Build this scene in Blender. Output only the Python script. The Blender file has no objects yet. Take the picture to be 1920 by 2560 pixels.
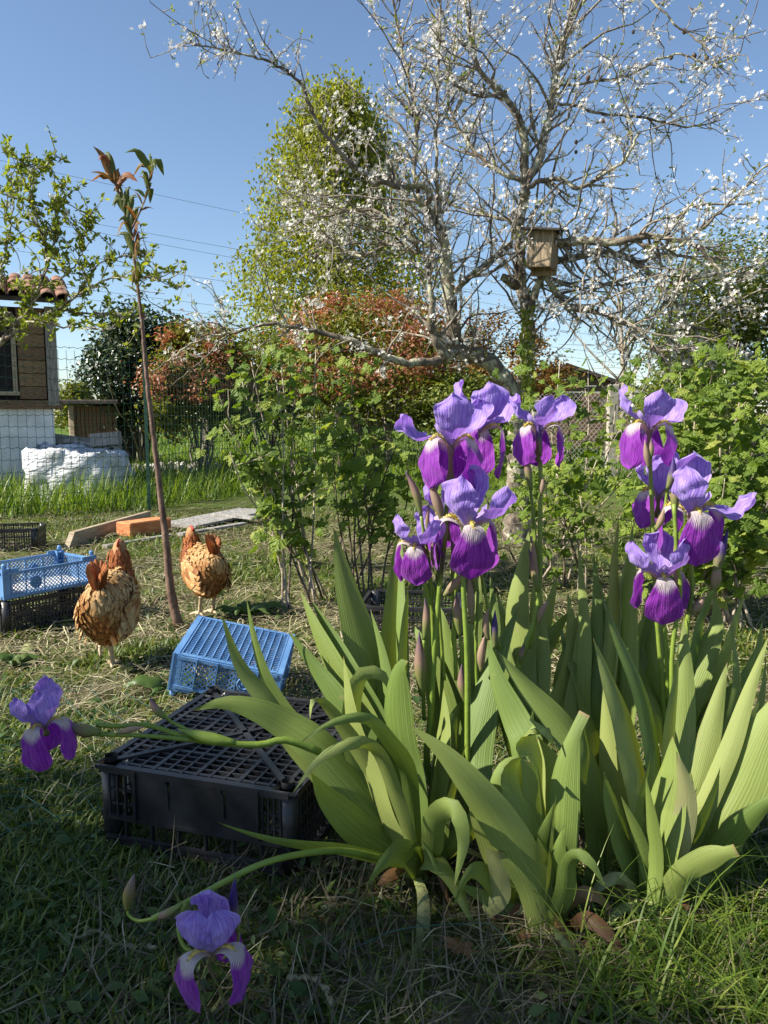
import bpy, math, random
import numpy as np
from mathutils import Vector, Matrix

# ------------------------------------------------------------------ scene, camera, light
scene = bpy.context.scene
FPX, HOR, CAMH = 1930.0, 1050.0, 0.88          # focal length in photo pixels, horizon row, eye height
TH = math.atan((1280 - HOR) / FPX)
CT, ST = math.cos(TH), math.sin(TH)
cam_d = bpy.data.cameras.new('camera'); cam = bpy.data.objects.new('camera', cam_d)
scene.collection.objects.link(cam); scene.camera = cam
cam.location = (0, 0, CAMH); cam.rotation_euler = (math.pi / 2 - TH, 0, 0)
cam_d.sensor_fit = 'VERTICAL'; cam_d.sensor_height = 24.0; cam_d.lens = 24.0 * FPX / 2560
cam_d.clip_start = 0.05; cam_d.clip_end = 3000

SUN_EL = math.radians(40); SUN_AZ = math.radians(-104)      # azimuth from +Y (view direction), clockwise positive
sdir = Vector((math.sin(SUN_AZ) * math.cos(SUN_EL), math.cos(SUN_AZ) * math.cos(SUN_EL), math.sin(SUN_EL)))
world = bpy.data.worlds.new('World'); scene.world = world; world.use_nodes = True
wn = world.node_tree.nodes; bg = wn['Background']
sky = wn.new('ShaderNodeTexSky'); sky.sky_type = 'NISHITA'; sky.sun_disc = False
sky.sun_elevation = SUN_EL; sky.sun_rotation = SUN_AZ; sky.altitude = 50
sky.air_density = 1.0; sky.dust_density = 0.3; sky.ozone_density = 2.6
world.node_tree.links.new(sky.outputs[0], bg.inputs[0]); bg.inputs[1].default_value = 0.08
sun_d = bpy.data.lights.new('sun', 'SUN'); sun = bpy.data.objects.new('sun', sun_d)
scene.collection.objects.link(sun)
sun_d.energy = 5.0; sun_d.angle = math.radians(0.53); sun_d.color = (1.0, 0.94, 0.84)
sun.rotation_euler = (-sdir).to_track_quat('-Z', 'Y').to_euler(); sun.location = (-6, -2, 8)
scene.view_settings.view_transform = 'Standard'; scene.view_settings.look = 'None'
scene.view_settings.exposure = 1.1; scene.view_settings.gamma = 1.0
scene.view_settings.use_curve_mapping = False
scene.cycles.use_denoising = True
scene.cycles.max_bounces = 6; scene.cycles.transparent_max_bounces = 8
scene.cycles.sample_clamp_indirect = 6

# ------------------------------------------------------------------ helpers
R = np.random.default_rng(11)
random.seed(5)
COL = scene.collection
OFF = {}

def ray(px, py):
    x = (px - 960) / FPX; y = -(py - 1280) / FPX
    return np.array([x, CT + ST * y, -ST + CT * y])
def P(px, py, d):
    r = ray(px, py); return np.array([0, 0, CAMH]) + r * (d / r[1])
def G(px, py, z=0.0):
    r = ray(px, py); return np.array([0, 0, CAMH]) + r * ((z - CAMH) / r[2])
def PX(p):                                       # metres per photo pixel at a depth
    return p / FPX
def gz(x, y):
    return 0.012 * (np.sin(x * 3.1 + 1.3) * np.sin(y * 2.3 + .4) + .6 * np.sin(x * 7.3 + y * 5.1))
def nrm(v):
    v = np.asarray(v, float); return v / (np.linalg.norm(v, axis=-1, keepdims=True) + 1e-12)

def mk_mesh(name, V, F, uv=None, var=None, smooth=True):
    V = np.asarray(V, np.float32)
    polys = [np.asarray(f, np.int32).reshape(len(f), -1) for f in (F if isinstance(F, (list, tuple)) else [F]) if len(f)]
    me = bpy.data.meshes.new(name)
    nl = sum(p.size for p in polys); npoly = sum(len(p) for p in polys)
    me.vertices.add(len(V)); me.vertices.foreach_set('co', V.ravel())
    li = np.concatenate([p.ravel() for p in polys])
    tot = np.concatenate([np.full(len(p), p.shape[1], np.int32) for p in polys])
    st = np.concatenate([[0], np.cumsum(tot)[:-1]]).astype(np.int32)
    me.loops.add(nl); me.loops.foreach_set('vertex_index', li)
    me.polygons.add(npoly); me.polygons.foreach_set('loop_start', st)
    me.polygons.foreach_set('use_smooth', np.full(npoly, smooth))
    if uv is not None:
        l = me.uv_layers.new(name='UVMap'); l.data.foreach_set('uv', np.asarray(uv, np.float32)[li].ravel())
    if var is not None:
        a = me.attributes.new('var', 'FLOAT', 'POINT'); a.data.foreach_set('value', np.asarray(var, np.float32))
    me.update(calc_edges=True)
    return me

def tag(o, label=None, cat=None, group=None, kind=None):
    if label: o['label'] = label
    if cat: o['category'] = cat
    if group: o['group'] = group
    if kind: o['kind'] = kind
    return o

def obj(name, geo, mat, parent=None, smooth=True, kind=None):
    """geo = dict(V, F, uv, var) in world coordinates -> one mesh object"""
    V = np.asarray(geo['V'], float)
    off = OFF.get(parent.name, np.zeros(3)) if parent else np.zeros(3)
    o = bpy.data.objects.new(name, None) if False else None
    me = mk_mesh(name, V - off, geo['F'], geo.get('uv'), geo.get('var'), smooth)
    if mat: me.materials.append(mat)
    o = bpy.data.objects.new(name, me); COL.objects.link(o)
    if parent: o.parent = parent
    OFF[o.name] = off
    if kind: o['kind'] = kind
    return o

def thing(name, label, cat, loc=(0, 0, 0), group=None):
    o = bpy.data.objects.new(name, None); COL.objects.link(o); o.location = loc
    o.empty_display_size = .05
    OFF[o.name] = np.asarray(loc, float)
    return tag(o, label, cat, group)

def inst(name, me, parent, M):
    """object sharing mesh data, placed by a world 4x4 numpy matrix"""
    o = bpy.data.objects.new(name, me); COL.objects.link(o)
    off = OFF.get(parent.name, np.zeros(3)) if parent else np.zeros(3)
    if parent: o.parent = parent
    M = np.array(M, float); M[:3, 3] -= off
    o.matrix_basis = Matrix(M.tolist())
    return o

def join(geos):
    Vs, uvs, vs, F3, F4 = [], [], [], [], []; n = 0
    for g in geos:
        V = np.asarray(g['V'], float); Vs.append(V)
        uvs.append(g['uv'] if g.get('uv') is not None else np.zeros((len(V), 2)))
        va = g.get('var')
        vs.append(va if va is not None else np.zeros(len(V)))
        for f in (g['F'] if isinstance(g['F'], (list, tuple)) else [g['F']]):
            f = np.asarray(f)
            if not len(f): continue
            (F4 if f.shape[1] == 4 else F3).append(f + n)
        n += len(V)
    F = []
    if F4: F.append(np.concatenate(F4))
    if F3: F.append(np.concatenate(F3))
    return dict(V=np.concatenate(Vs), F=F, uv=np.concatenate(uvs), var=np.concatenate(vs))

def xf(g, M):
    M = np.asarray(M, float); g = dict(g); g['V'] = np.asarray(g['V']) @ M[:3, :3].T + M[:3, 3]; return g
def mat4(rz=0, loc=(0, 0, 0), rx=0, ry=0, s=1.0):
    m = Matrix.Translation(Vector(loc)) @ Matrix.Rotation(rz, 4, 'Z') @ Matrix.Rotation(ry, 4, 'Y') @ Matrix.Rotation(rx, 4, 'X') @ Matrix.Scale(s, 4)
    return np.array(m)

BOXF = np.array([[0, 3, 2, 1], [4, 5, 6, 7], [0, 1, 5, 4], [1, 2, 6, 5], [2, 3, 7, 6], [3, 0, 4, 7]])
BOXV = np.array([[-1, -1, -1], [1, -1, -1], [1, 1, -1], [-1, 1, -1], [-1, -1, 1], [1, -1, 1], [1, 1, 1], [-1, 1, 1]]) * .5
def box(c, s):
    return dict(V=BOXV * np.asarray(s) + np.asarray(c), F=[BOXF])
def bevbox(c, s, b=.004):
    """box with chamfered edges"""
    s = np.asarray(s, float); b = min(b, s.min() * .45); V = []; h = s / 2
    for k in range(8):
        sg = np.sign(BOXV[k])
        for a in range(3):
            v = sg * h; 
            for q in range(3):
                if q != a: v[q] -= sg[q] * b
            V.append(v)
    V = np.array(V) + np.asarray(c); F4 = []; F3 = []
    for f in BOXF:
        ax = [a for a in range(3) if len(set(np.sign(BOXV[f][:, a]))) == 1][0]
        F4.append([k * 3 + ax for k in f])
    E = [(0, 1), (1, 2), (2, 3), (3, 0), (4, 5), (5, 6), (6, 7), (7, 4), (0, 4), (1, 5), (2, 6), (3, 7)]
    for (i, j) in E:
        ax = [a for a in range(3) if BOXV[i][a] != BOXV[j][a]][0]
        a1, a2 = [a for a in range(3) if a != ax]
        F4.append([i * 3 + a1, j * 3 + a1, j * 3 + a2, i * 3 + a2])
    for k in range(8): F3.append([k * 3, k * 3 + 1, k * 3 + 2])
    return dict(V=V, F=[np.array(F4), np.array(F3)])
def bar(p, q, w, t, up=(0, 0, 1)):
    p = np.asarray(p, float); q = np.asarray(q, float); d = q - p; L = np.linalg.norm(d); d = d / L
    up = np.asarray(up, float); s = np.cross(d, up)
    if np.linalg.norm(s) < 1e-4: s = np.cross(d, [1, 0.1, 0])
    s = nrm(s); u = np.cross(s, d)
    M = np.stack([d * L, s * w, u * t], 1)
    return dict(V=BOXV @ M.T + (p + q) / 2, F=[BOXF])

def crom(pts, n):
    pts = np.asarray(pts, float)
    if len(pts) == 2: return pts[0] + (pts[1] - pts[0]) * np.linspace(0, 1, n)[:, None]
    seg = np.linalg.norm(np.diff(pts, axis=0), axis=1); c = np.concatenate([[0], np.cumsum(seg)]); c /= c[-1]
    e = np.concatenate([[2 * pts[0] - pts[1]], pts, [2 * pts[-1] - pts[-2]]])
    out = []
    for s in np.linspace(0, 1, n):
        i = min(np.searchsorted(c, s, side='right') - 1, len(pts) - 2); i = max(i, 0)
        t = (s - c[i]) / max(c[i + 1] - c[i], 1e-9)
        a, b, g, d = e[i], e[i + 1], e[i + 2], e[i + 3]
        out.append(.5 * ((2 * b) + (-a + g) * t + (2 * a - 5 * b + 4 * g - d) * t * t + (-a + 3 * b - 3 * g + d) * t ** 3))
    return np.array(out)

def tube(pts, rad, k=6, var=0.0, cap=True):
    pts = np.asarray(pts, float); n = len(pts); rad = np.broadcast_to(np.asarray(rad, float), (n,))
    T = nrm(np.gradient(pts, axis=0))
    ref = np.array([0.31, 0.95, 0.07]) if abs(T[0][1]) < .8 else np.array([0.95, .1, .3])
    S = nrm(np.cross(T, ref)); U = np.cross(T, S)
    a = np.arange(k) * 2 * math.pi / k
    V = pts[:, None] + rad[:, None, None] * (np.cos(a)[None, :, None] * S[:, None] + np.sin(a)[None, :, None] * U[:, None])
    V = V.reshape(-1, 3)
    i = np.arange(n - 1)[:, None] * k; j = np.arange(k)[None]; j2 = (j + 1) % k
    F = np.stack([i + j, i + j2, i + k + j2, i + k + j], -1).reshape(-1, 4)
    uv = np.stack(np.broadcast_arrays(np.arange(k)[None] / k, np.linspace(0, 1, n)[:, None]), -1).reshape(-1, 2)
    Fs = [F]
    if cap:
        m = len(V); V = np.concatenate([V, [pts[0]], [pts[-1]]]); uv = np.concatenate([uv, [[0, 0]], [[0, 1]]])
        j = np.arange(k); j2 = (j + 1) % k
        Fs.append(np.concatenate([np.stack([j2, j, np.full(k, m)], 1), np.stack([(n - 1) * k + j, (n - 1) * k + j2, np.full(k, m + 1)], 1)]))
    return dict(V=V, F=Fs, uv=uv, var=np.full(len(V), var))

def scatter(tpl, pos, rot, scl, var=None):
    """tpl = dict(V,F,uv); pos (n,3), rot (n,3,3), scl (n,) or (n,3)"""
    n = len(pos); m = len(tpl['V']); scl = np.asarray(scl, float)
    if scl.ndim == 1: scl = np.repeat(scl[:, None], 3, 1)
    V = np.einsum('nij,nmj->nmi', rot, tpl['V'][None] * scl[:, None, :]) + pos[:, None]
    F = [(np.asarray(f)[None] + (np.arange(n) * m)[:, None, None]).reshape(-1, np.asarray(f).shape[1]) for f in tpl['F']]
    uv = np.tile(tpl['uv'], (n, 1)) if tpl.get('uv') is not None else np.zeros((n * m, 2))
    var = R.random(n) if var is None else var
    return dict(V=V.reshape(-1, 3), F=F, uv=uv, var=np.repeat(var, m))

def frames(normal, tang=None):
    """rotation matrices with columns side, along, normal"""
    N = nrm(normal); n = len(N)
    t = R.normal(size=(n, 3)) if tang is None else np.asarray(tang, float)
    t = nrm(t - (t * N).sum(1, keepdims=True) * N); s = np.cross(t, N)
    return np.stack([s, t, N], -1)

# leaf templates: base at the origin, growing along +Y, normal +Z
def tpl_leaf(w=.5, fold=.12, tip=1.0, droop=.12):
    V = np.array([[0, 0, 0], [-w / 2, .38, fold * w], [0, .42, 0], [w / 2, .38, fold * w], [-w * .34, .72, fold * w - droop * .4], [0, .74, -droop * .4], [w * .34, .72, fold * w - droop * .4], [0, tip, -droop]])
    F = [np.array([[1, 2, 5, 4], [2, 3, 6, 5]]), np.array([[0, 2, 1], [0, 3, 2], [4, 5, 7], [5, 6, 7]])]
    uv = np.stack([V[:, 0] / w + .5, V[:, 1]], 1)
    return dict(V=V, F=F, uv=uv)
def tpl_diamond(w=.55):
    V = np.array([[0, 0, 0], [-w / 2, .45, .08], [0, 1, -.08], [w / 2, .45, .08]])
    return dict(V=V, F=[np.array([[0, 3, 2, 1]])], uv=np.stack([V[:, 0] / w + .5, V[:, 1]], 1))
def tpl_blade(w=.06, bend=.35, seg=4):
    V = []; F = []
    for i in range(seg):
        s = i / seg; ww = w * (1 - s ** 1.6) / 2
        V += [[-ww, bend * s * s, s * (1 - .35 * bend * s)], [ww, bend * s * s, s * (1 - .35 * bend * s)]]
    V.append([0, bend, 1 - .35 * bend]); V = np.array(V)
    F = np.array([[2 * i, 2 * i + 1, 2 * i + 3, 2 * i + 2] for i in range(seg - 1)])
    return dict(V=V, F=[F, np.array([[2 * seg - 2, 2 * seg - 1, 2 * seg]])], uv=np.stack([V[:, 0] / w + .5, V[:, 2]], 1))
def tpl_star(n=5, r=1.0):
    """small open blossom of n petals"""
    V = [[0, 0, 0]]; F = []
    for i in range(n):
        a = 2 * math.pi * i / n; d = .42
        V += [[r * .62 * math.cos(a - d), r * .62 * math.sin(a - d), .16], [r * math.cos(a), r * math.sin(a), .26], [r * .62 * math.cos(a + d), r * .62 * math.sin(a + d), .16]]
        F.append([0, 1 + 3 * i, 2 + 3 * i, 3 + 3 * i])
    V = np.array(V); return dict(V=V, F=[np.array(F)], uv=V[:, :2] * .5 + .5)

# ------------------------------------------------------------------ materials
def new_mat(name):
    m = bpy.data.materials.new(name); m.use_nodes = True
    nt = m.node_tree; b = nt.nodes['Principled BSDF']; return m, nt, b
def ramp(nt, stops, interp='LINEAR'):
    n = nt.nodes.new('ShaderNodeValToRGB'); cr = n.color_ramp; cr.interpolation = interp
    while len(cr.elements) < len(stops): cr.elements.new(.5)
    for e, (p, c) in zip(cr.elements, stops): e.position = p; e.color = (*c, 1)
    return n
def N(nt, typ, **kw):
    n = nt.nodes.new('ShaderNode' + typ)
    for k, v in kw.items():
        if k in ('operation', 'blend_type', 'data_type', 'wave_type', 'bands_direction', 'feature', 'distance'): setattr(n, k, v)
        else: n.inputs[k].default_value = v
    return n
def mixc(nt, a, b, fac, mode='MIX'):
    n = nt.nodes.new('ShaderNodeMix'); n.data_type = 'RGBA'; n.blend_type = mode
    for sock, v in ((0, fac), (6, a), (7, b)):
        if hasattr(v, 'links') or hasattr(v, 'is_output'): nt.links.new(v, n.inputs[sock])
        else: n.inputs[sock].default_value = v if sock == 0 else (*v, 1)
    return n.outputs[2]
def mth(nt, op, a, b=None, c=None, clamp=False):
    n = nt.nodes.new('ShaderNodeMath'); n.operation = op; n.use_clamp = clamp
    for i, v in enumerate((a, b, c)):
        if v is None: continue
        if hasattr(v, 'is_output'): nt.links.new(v, n.inputs[i])
        else: n.inputs[i].default_value = v
    return n.outputs[0]
def varnode(nt):
    a = nt.nodes.new('ShaderNodeAttribute'); a.attribute_name = 'var'
    o = nt.nodes.new('ShaderNodeObjectInfo')
    return mth(nt, 'FRACT', mth(nt, 'ADD', a.outputs['Fac'], o.outputs['Random']))
def texco(nt, which='Object'):
    return nt.nodes.new('ShaderNodeTexCoord').outputs[which]
def noise(nt, scale, detail=3, vec=None, rough=.55, dist=0):
    n = nt.nodes.new('ShaderNodeTexNoise'); n.inputs['Scale'].default_value = scale; n.inputs['Detail'].default_value = detail
    n.inputs['Roughness'].default_value = rough; n.inputs['Distortion'].default_value = dist
    nt.links.new(vec if vec is not None else texco(nt), n.inputs['Vector']); return n.outputs['Fac']
def mapping(nt, vec, scale):
    n = nt.nodes.new('ShaderNodeMapping'); n.inputs['Scale'].default_value = scale; nt.links.new(vec, n.inputs[0]); return n.outputs[0]
def bump(nt, b, h, strength=.4, dist=.01):
    n = nt.nodes.new('ShaderNodeBump'); n.inputs['Strength'].default_value = strength; n.inputs['Distance'].default_value = dist
    nt.links.new(h, n.inputs['Height']); nt.links.new(n.outputs[0], b.inputs['Normal']); return n
def translucent(nt, b, col, fac, boost=1.5, tint=None):
    tr = nt.nodes.new('ShaderNodeBsdfTranslucent'); mx = nt.nodes.new('ShaderNodeMixShader'); mx.inputs[0].default_value = fac
    c = mixc(nt, col, tint if tint else (1, 1, 1), 1.0, 'MULTIPLY') if tint else col
    if hasattr(c, 'is_output'): nt.links.new(c, tr.inputs[0])
    nt.links.new(b.outputs[0], mx.inputs[1]); nt.links.new(tr.outputs[0], mx.inputs[2])
    nt.links.new(mx.outputs[0], nt.nodes['Material Output'].inputs['Surface'])

def leafmat(name, stops, trans=.4, rough=.5, spec=.35, nscale=9.0, namt=.35, vein=0.0, tint=(1.25, 1.3, .45)):
    m, nt, b = new_mat(name)
    r = ramp(nt, stops); nt.links.new(varnode(nt), r.inputs[0]); c = r.outputs[0]
    nz = noise(nt, nscale, 2)
    c = mixc(nt, c, (.0, .0, .0), mth(nt, 'MULTIPLY', mth(nt, 'SUBTRACT', nz, .42, clamp=True), namt * 2))
    if vein:
        uv = texco(nt, 'UV'); sep = nt.nodes.new('ShaderNodeSeparateXYZ'); nt.links.new(uv, sep.inputs[0])
        d = mth(nt, 'ABSOLUTE', mth(nt, 'SUBTRACT', sep.outputs[0], .5))
        s = mth(nt, 'SINE', mth(nt, 'MULTIPLY', mth(nt, 'SUBTRACT', sep.outputs[1], d), 34.0))
        bump(nt, b, s, vein, .003)
    nt.links.new(c, b.inputs['Base Color'])
    b.inputs['Roughness'].default_value = rough; b.inputs['Specular IOR Level'].default_value = spec
    if trans: translucent(nt, b, c, trans, tint=tint)
    return m

def pmat(name, a, bcol, scale=8.0, rough=.6, bumps=.0, spec=.4, bscale=None, stretch=(1, 1, 1), detail=4, contrast=(.35, .65), metal=0, bdist=.01):
    m, nt, b = new_mat(name)
    v = mapping(nt, texco(nt), stretch)
    nz = noise(nt, scale, detail, v)
    r = ramp(nt, [(contrast[0], a), (contrast[1], bcol)]); nt.links.new(nz, r.inputs[0])
    nt.links.new(r.outputs[0], b.inputs['Base Color'])
    b.inputs['Roughness'].default_value = rough; b.inputs['Specular IOR Level'].default_value = spec; b.inputs['Metallic'].default_value = metal
    if bumps: bump(nt, b, noise(nt, bscale or scale * 3, 4, v), bumps, bdist)
    return m

M = {}
M['grass'] = leafmat('grass_blade', [(0, (.045, .085, .014)), (.45, (.10, .155, .024)), (.8, (.17, .22, .035)), (1, (.28, .26, .08))], .35, .45, nscale=3, namt=.2)
M['tallgrass'] = leafmat('tall_grass_blade', [(0, (.075, .14, .018)), (.6, (.15, .23, .03)), (1, (.27, .32, .06))], .45, .45, nscale=2, namt=.2)
M['straw'] = leafmat('straw', [(0, (.13, .115, .06)), (.5, (.30, .26, .14)), (1, (.52, .46, .29))], .1, .6, nscale=3, namt=.2, tint=(1, .9, .6))
M['litter'] = leafmat('brown_litter', [(0, (.05, .04, .025)), (.5, (.12, .095, .055)), (1, (.24, .20, .12))], .1, .7, tint=(1, .9, .6))
M['deadleaf'] = leafmat('dead_leaf', [(0, (.07, .035, .015)), (.5, (.17, .085, .03)), (1, (.30, .18, .08))], .2, .6, tint=(1.2, .7, .3))
M['weed'] = leafmat('weed_leaf', [(0, (.03, .07, .014)), (.6, (.06, .115, .02)), (1, (.12, .17, .04))], .35, .45)
M['shrubdark'] = leafmat('laurel_leaf', [(0, (.012, .025, .007)), (.6, (.035, .06, .014)), (1, (.09, .12, .03))], .15, .35, .5)
M['shrubgreen'] = leafmat('olive_green_leaf', [(0, (.07, .09, .012)), (.5, (.16, .18, .022)), (1, (.27, .26, .04))], .4, .45)
M['red'] = leafmat('red_shoot_leaf', [(0, (.26, .10, .05)), (.5, (.42, .19, .10)), (1, (.52, .29, .17))], .35, .45, tint=(1.2, .8, .5))
M['copper'] = leafmat('copper_leaf', [(0, (.18, .085, .02)), (.5, (.30, .16, .035)), (1, (.28, .22, .045))], .35, .5, tint=(1.2, .9, .4))
M['birch'] = leafmat('birch_leaf', [(0, (.15, .18, .02)), (.5, (.26, .28, .034)), (1, (.38, .37, .07))], .5, .45)
M['hedge'] = leafmat('hawthorn_leaf', [(0, (.05, .08, .012)), (.5, (.13, .165, .022)), (1, (.25, .26, .045))], .4, .45)
M['young'] = leafmat('young_leaf', [(0, (.13, .17, .022)), (.6, (.23, .27, .036)), (1, (.33, .34, .07))], .5, .45)
M['currant'] = leafmat('currant_leaf', [(0, (.09, .15, .018)), (.5, (.16, .235, .028)), (.85, (.24, .31, .045)), (1, (.34, .37, .08))], .42, .5, vein=.55, nscale=14)
M['blossom'] = leafmat('white_blossom', [(0, (.66, .62, .54)), (1, (.85, .83, .79))], .3, .6, tint=(1, 1, 1), namt=.05)
M['cane'] = pmat('cane_bark', (.22, .17, .12), (.42, .35, .26), 30, .75, .4)
M['canedark'] = pmat('old_cane_bark', (.05, .035, .025), (.14, .10, .07), 30, .8, .4)
M['twig'] = pmat('twig_bark', (.09, .072, .056), (.33, .285, .22), 16, .8, .3)
M['birchbark'] = pmat('birch_bark', (.12, .10, .085), (.55, .52, .47), 5, .7, .3, stretch=(1, 1, 4))
M['darkbark'] = pmat('dark_bark', (.03, .022, .017), (.09, .065, .045), 12, .9, .5)

def bark(name):
    m, nt, b = new_mat(name)
    v = texco(nt); base = ramp(nt, [(.3, (.075, .058, .045)), (.7, (.26, .21, .16))])
    nt.links.new(noise(nt, 22, 5, mapping(nt, v, (1, 1, .35))), base.inputs[0])
    lm = ramp(nt, [(.47, (0, 0, 0)), (.56, (1, 1, 1))]); nt.links.new(noise(nt, 6.5, 6, v, .7, .6), lm.inputs[0])
    lc = ramp(nt, [(.3, (.36, .33, .20)), (.7, (.60, .58, .44))]); nt.links.new(noise(nt, 60, 3, v), lc.inputs[0])
    c = mixc(nt, base.outputs[0], lc.outputs[0], lm.outputs[0]); nt.links.new(c, b.inputs['Base Color'])
    b.inputs['Roughness'].default_value = .9; b.inputs['Specular IOR Level'].default_value = .15
    bump(nt, b, mth(nt, 'ADD', noise(nt, 40, 6, mapping(nt, v, (1, 1, .3)), .7), mth(nt, 'MULTIPLY', lm.outputs[0], .25)), .9, .02)
    return m
M['bark'] = bark('lichen_bark')

# ------------------------------------------------------------------ ground
def build_ground():
    xs = np.concatenate([[-900, -300, -80, -30, -14], np.linspace(-7, 7, 90), [14, 30, 80, 300, 900]])
    ys = np.concatenate([[-40, -10, -3], np.linspace(-1, 12, 90), [16, 24, 40, 80, 200, 600, 1500]])
    X, Y = np.meshgrid(xs, ys); Z = gz(X, Y) * ((np.abs(X) < 8) & (Y < 13))
    V = np.stack([X, Y, Z], -1).reshape(-1, 3); nx = len(xs)
    i, j = np.meshgrid(np.arange(len(ys) - 1), np.arange(nx - 1), indexing='ij')
    a = (i * nx + j).ravel(); F = np.stack([a, a + 1, a + nx + 1, a + nx], 1)
    m, nt, b = new_mat('soil_and_turf'); v = texco(nt)
    r1 = ramp(nt, [(.38, (.045, .032, .02)), (.5, (.055, .07, .016)), (.62, (.085, .12, .025))]); nt.links.new(noise(nt, 2.2, 6, v, .7), r1.inputs[0])
    r2 = ramp(nt, [(.45, (0, 0, 0)), (.62, (1, 1, 1))]); nt.links.new(noise(nt, 5.5, 6, v, .75), r2.inputs[0])
    c = mixc(nt, r1.outputs[0], (.20, .165, .10), mth(nt, 'MULTIPLY', r2.outputs[0], .7))
    sp = nt.nodes.new('ShaderNodeSeparateXYZ'); nt.links.new(v, sp.inputs[0])
    far = mth(nt, 'MULTIPLY', mth(nt, 'SUBTRACT', sp.outputs[1], 7.0), .3, clamp=True)
    rf = ramp(nt, [(.3, (.06, .105, .018)), (.7, (.10, .16, .026))]); nt.links.new(noise(nt, .7, 5, v, .7), rf.inputs[0])
    c = mixc(nt, c, rf.outputs[0], far)
    nt.links.new(c, b.inputs['Base Color']); b.inputs['Roughness'].default_value = 1; b.inputs['Specular IOR Level'].default_value = .1
    bump(nt, b, noise(nt, 60, 5, v, .7), .8, .02)
    o = obj('ground', dict(V=V, F=[F]), m); o['kind'] = 'structure'; return o
build_ground()

def blade_field(pos, hmin, hmax, w, bend, lean=.35, seg=3):
    """grass blades at ground points (n,2)"""
    n = len(pos); geos = []; k = 3
    which = R.integers(0, k, n)
    for q in range(k):
        idx = np.where(which == q)[0]; tp = tpl_blade(1.0, bend * (.4 + .6 * q), seg)
        yaw = R.random(len(idx)) * 2 * math.pi; ln = np.abs(R.normal(0, lean, len(idx)))
        c, s = np.cos(yaw), np.sin(yaw); cl, sl = np.cos(ln), np.sin(ln)
        X = np.stack([c, s, 0 * c], 1); Yd = np.stack([-s * cl, c * cl, -sl], 1); Z = np.stack([-s * sl, c * sl, cl], 1)
        h = hmin + (hmax - hmin) * R.random(len(idx)) ** 1.3
        p = pos[idx]; p3 = np.column_stack([p, gz(p[:, 0], p[:, 1]) - .002])
        geos.append(scatter(tp, p3, np.stack([X, Yd, Z], -1), np.column_stack([np.full(len(idx), w) * (.6 + .8 * R.random(len(idx))), h, h])))
    return join(geos)

def ndist(x, y, f, ph):                        # cheap smooth patch noise in 0..1
    return .5 + .25 * (np.sin(x * f + ph) * np.cos(y * f * 1.1 + 2 * ph) + np.sin((x + y) * f * .63 + 3 * ph) + .6 * np.sin(x * f * 2.3 - y * f * 1.9 + ph)) 

def frustum_pts(n, d0, d1, power=1.0, wide=1.75, left=None):
    """random ground points inside the view, denser near the camera"""
    u = R.random(n); d = d0 * (d1 / d0) ** (u ** power)
    x = (R.random(n) * 2 - 1) * .5 * wide * d * 1.02
    return np.column_stack([x, d])

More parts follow.
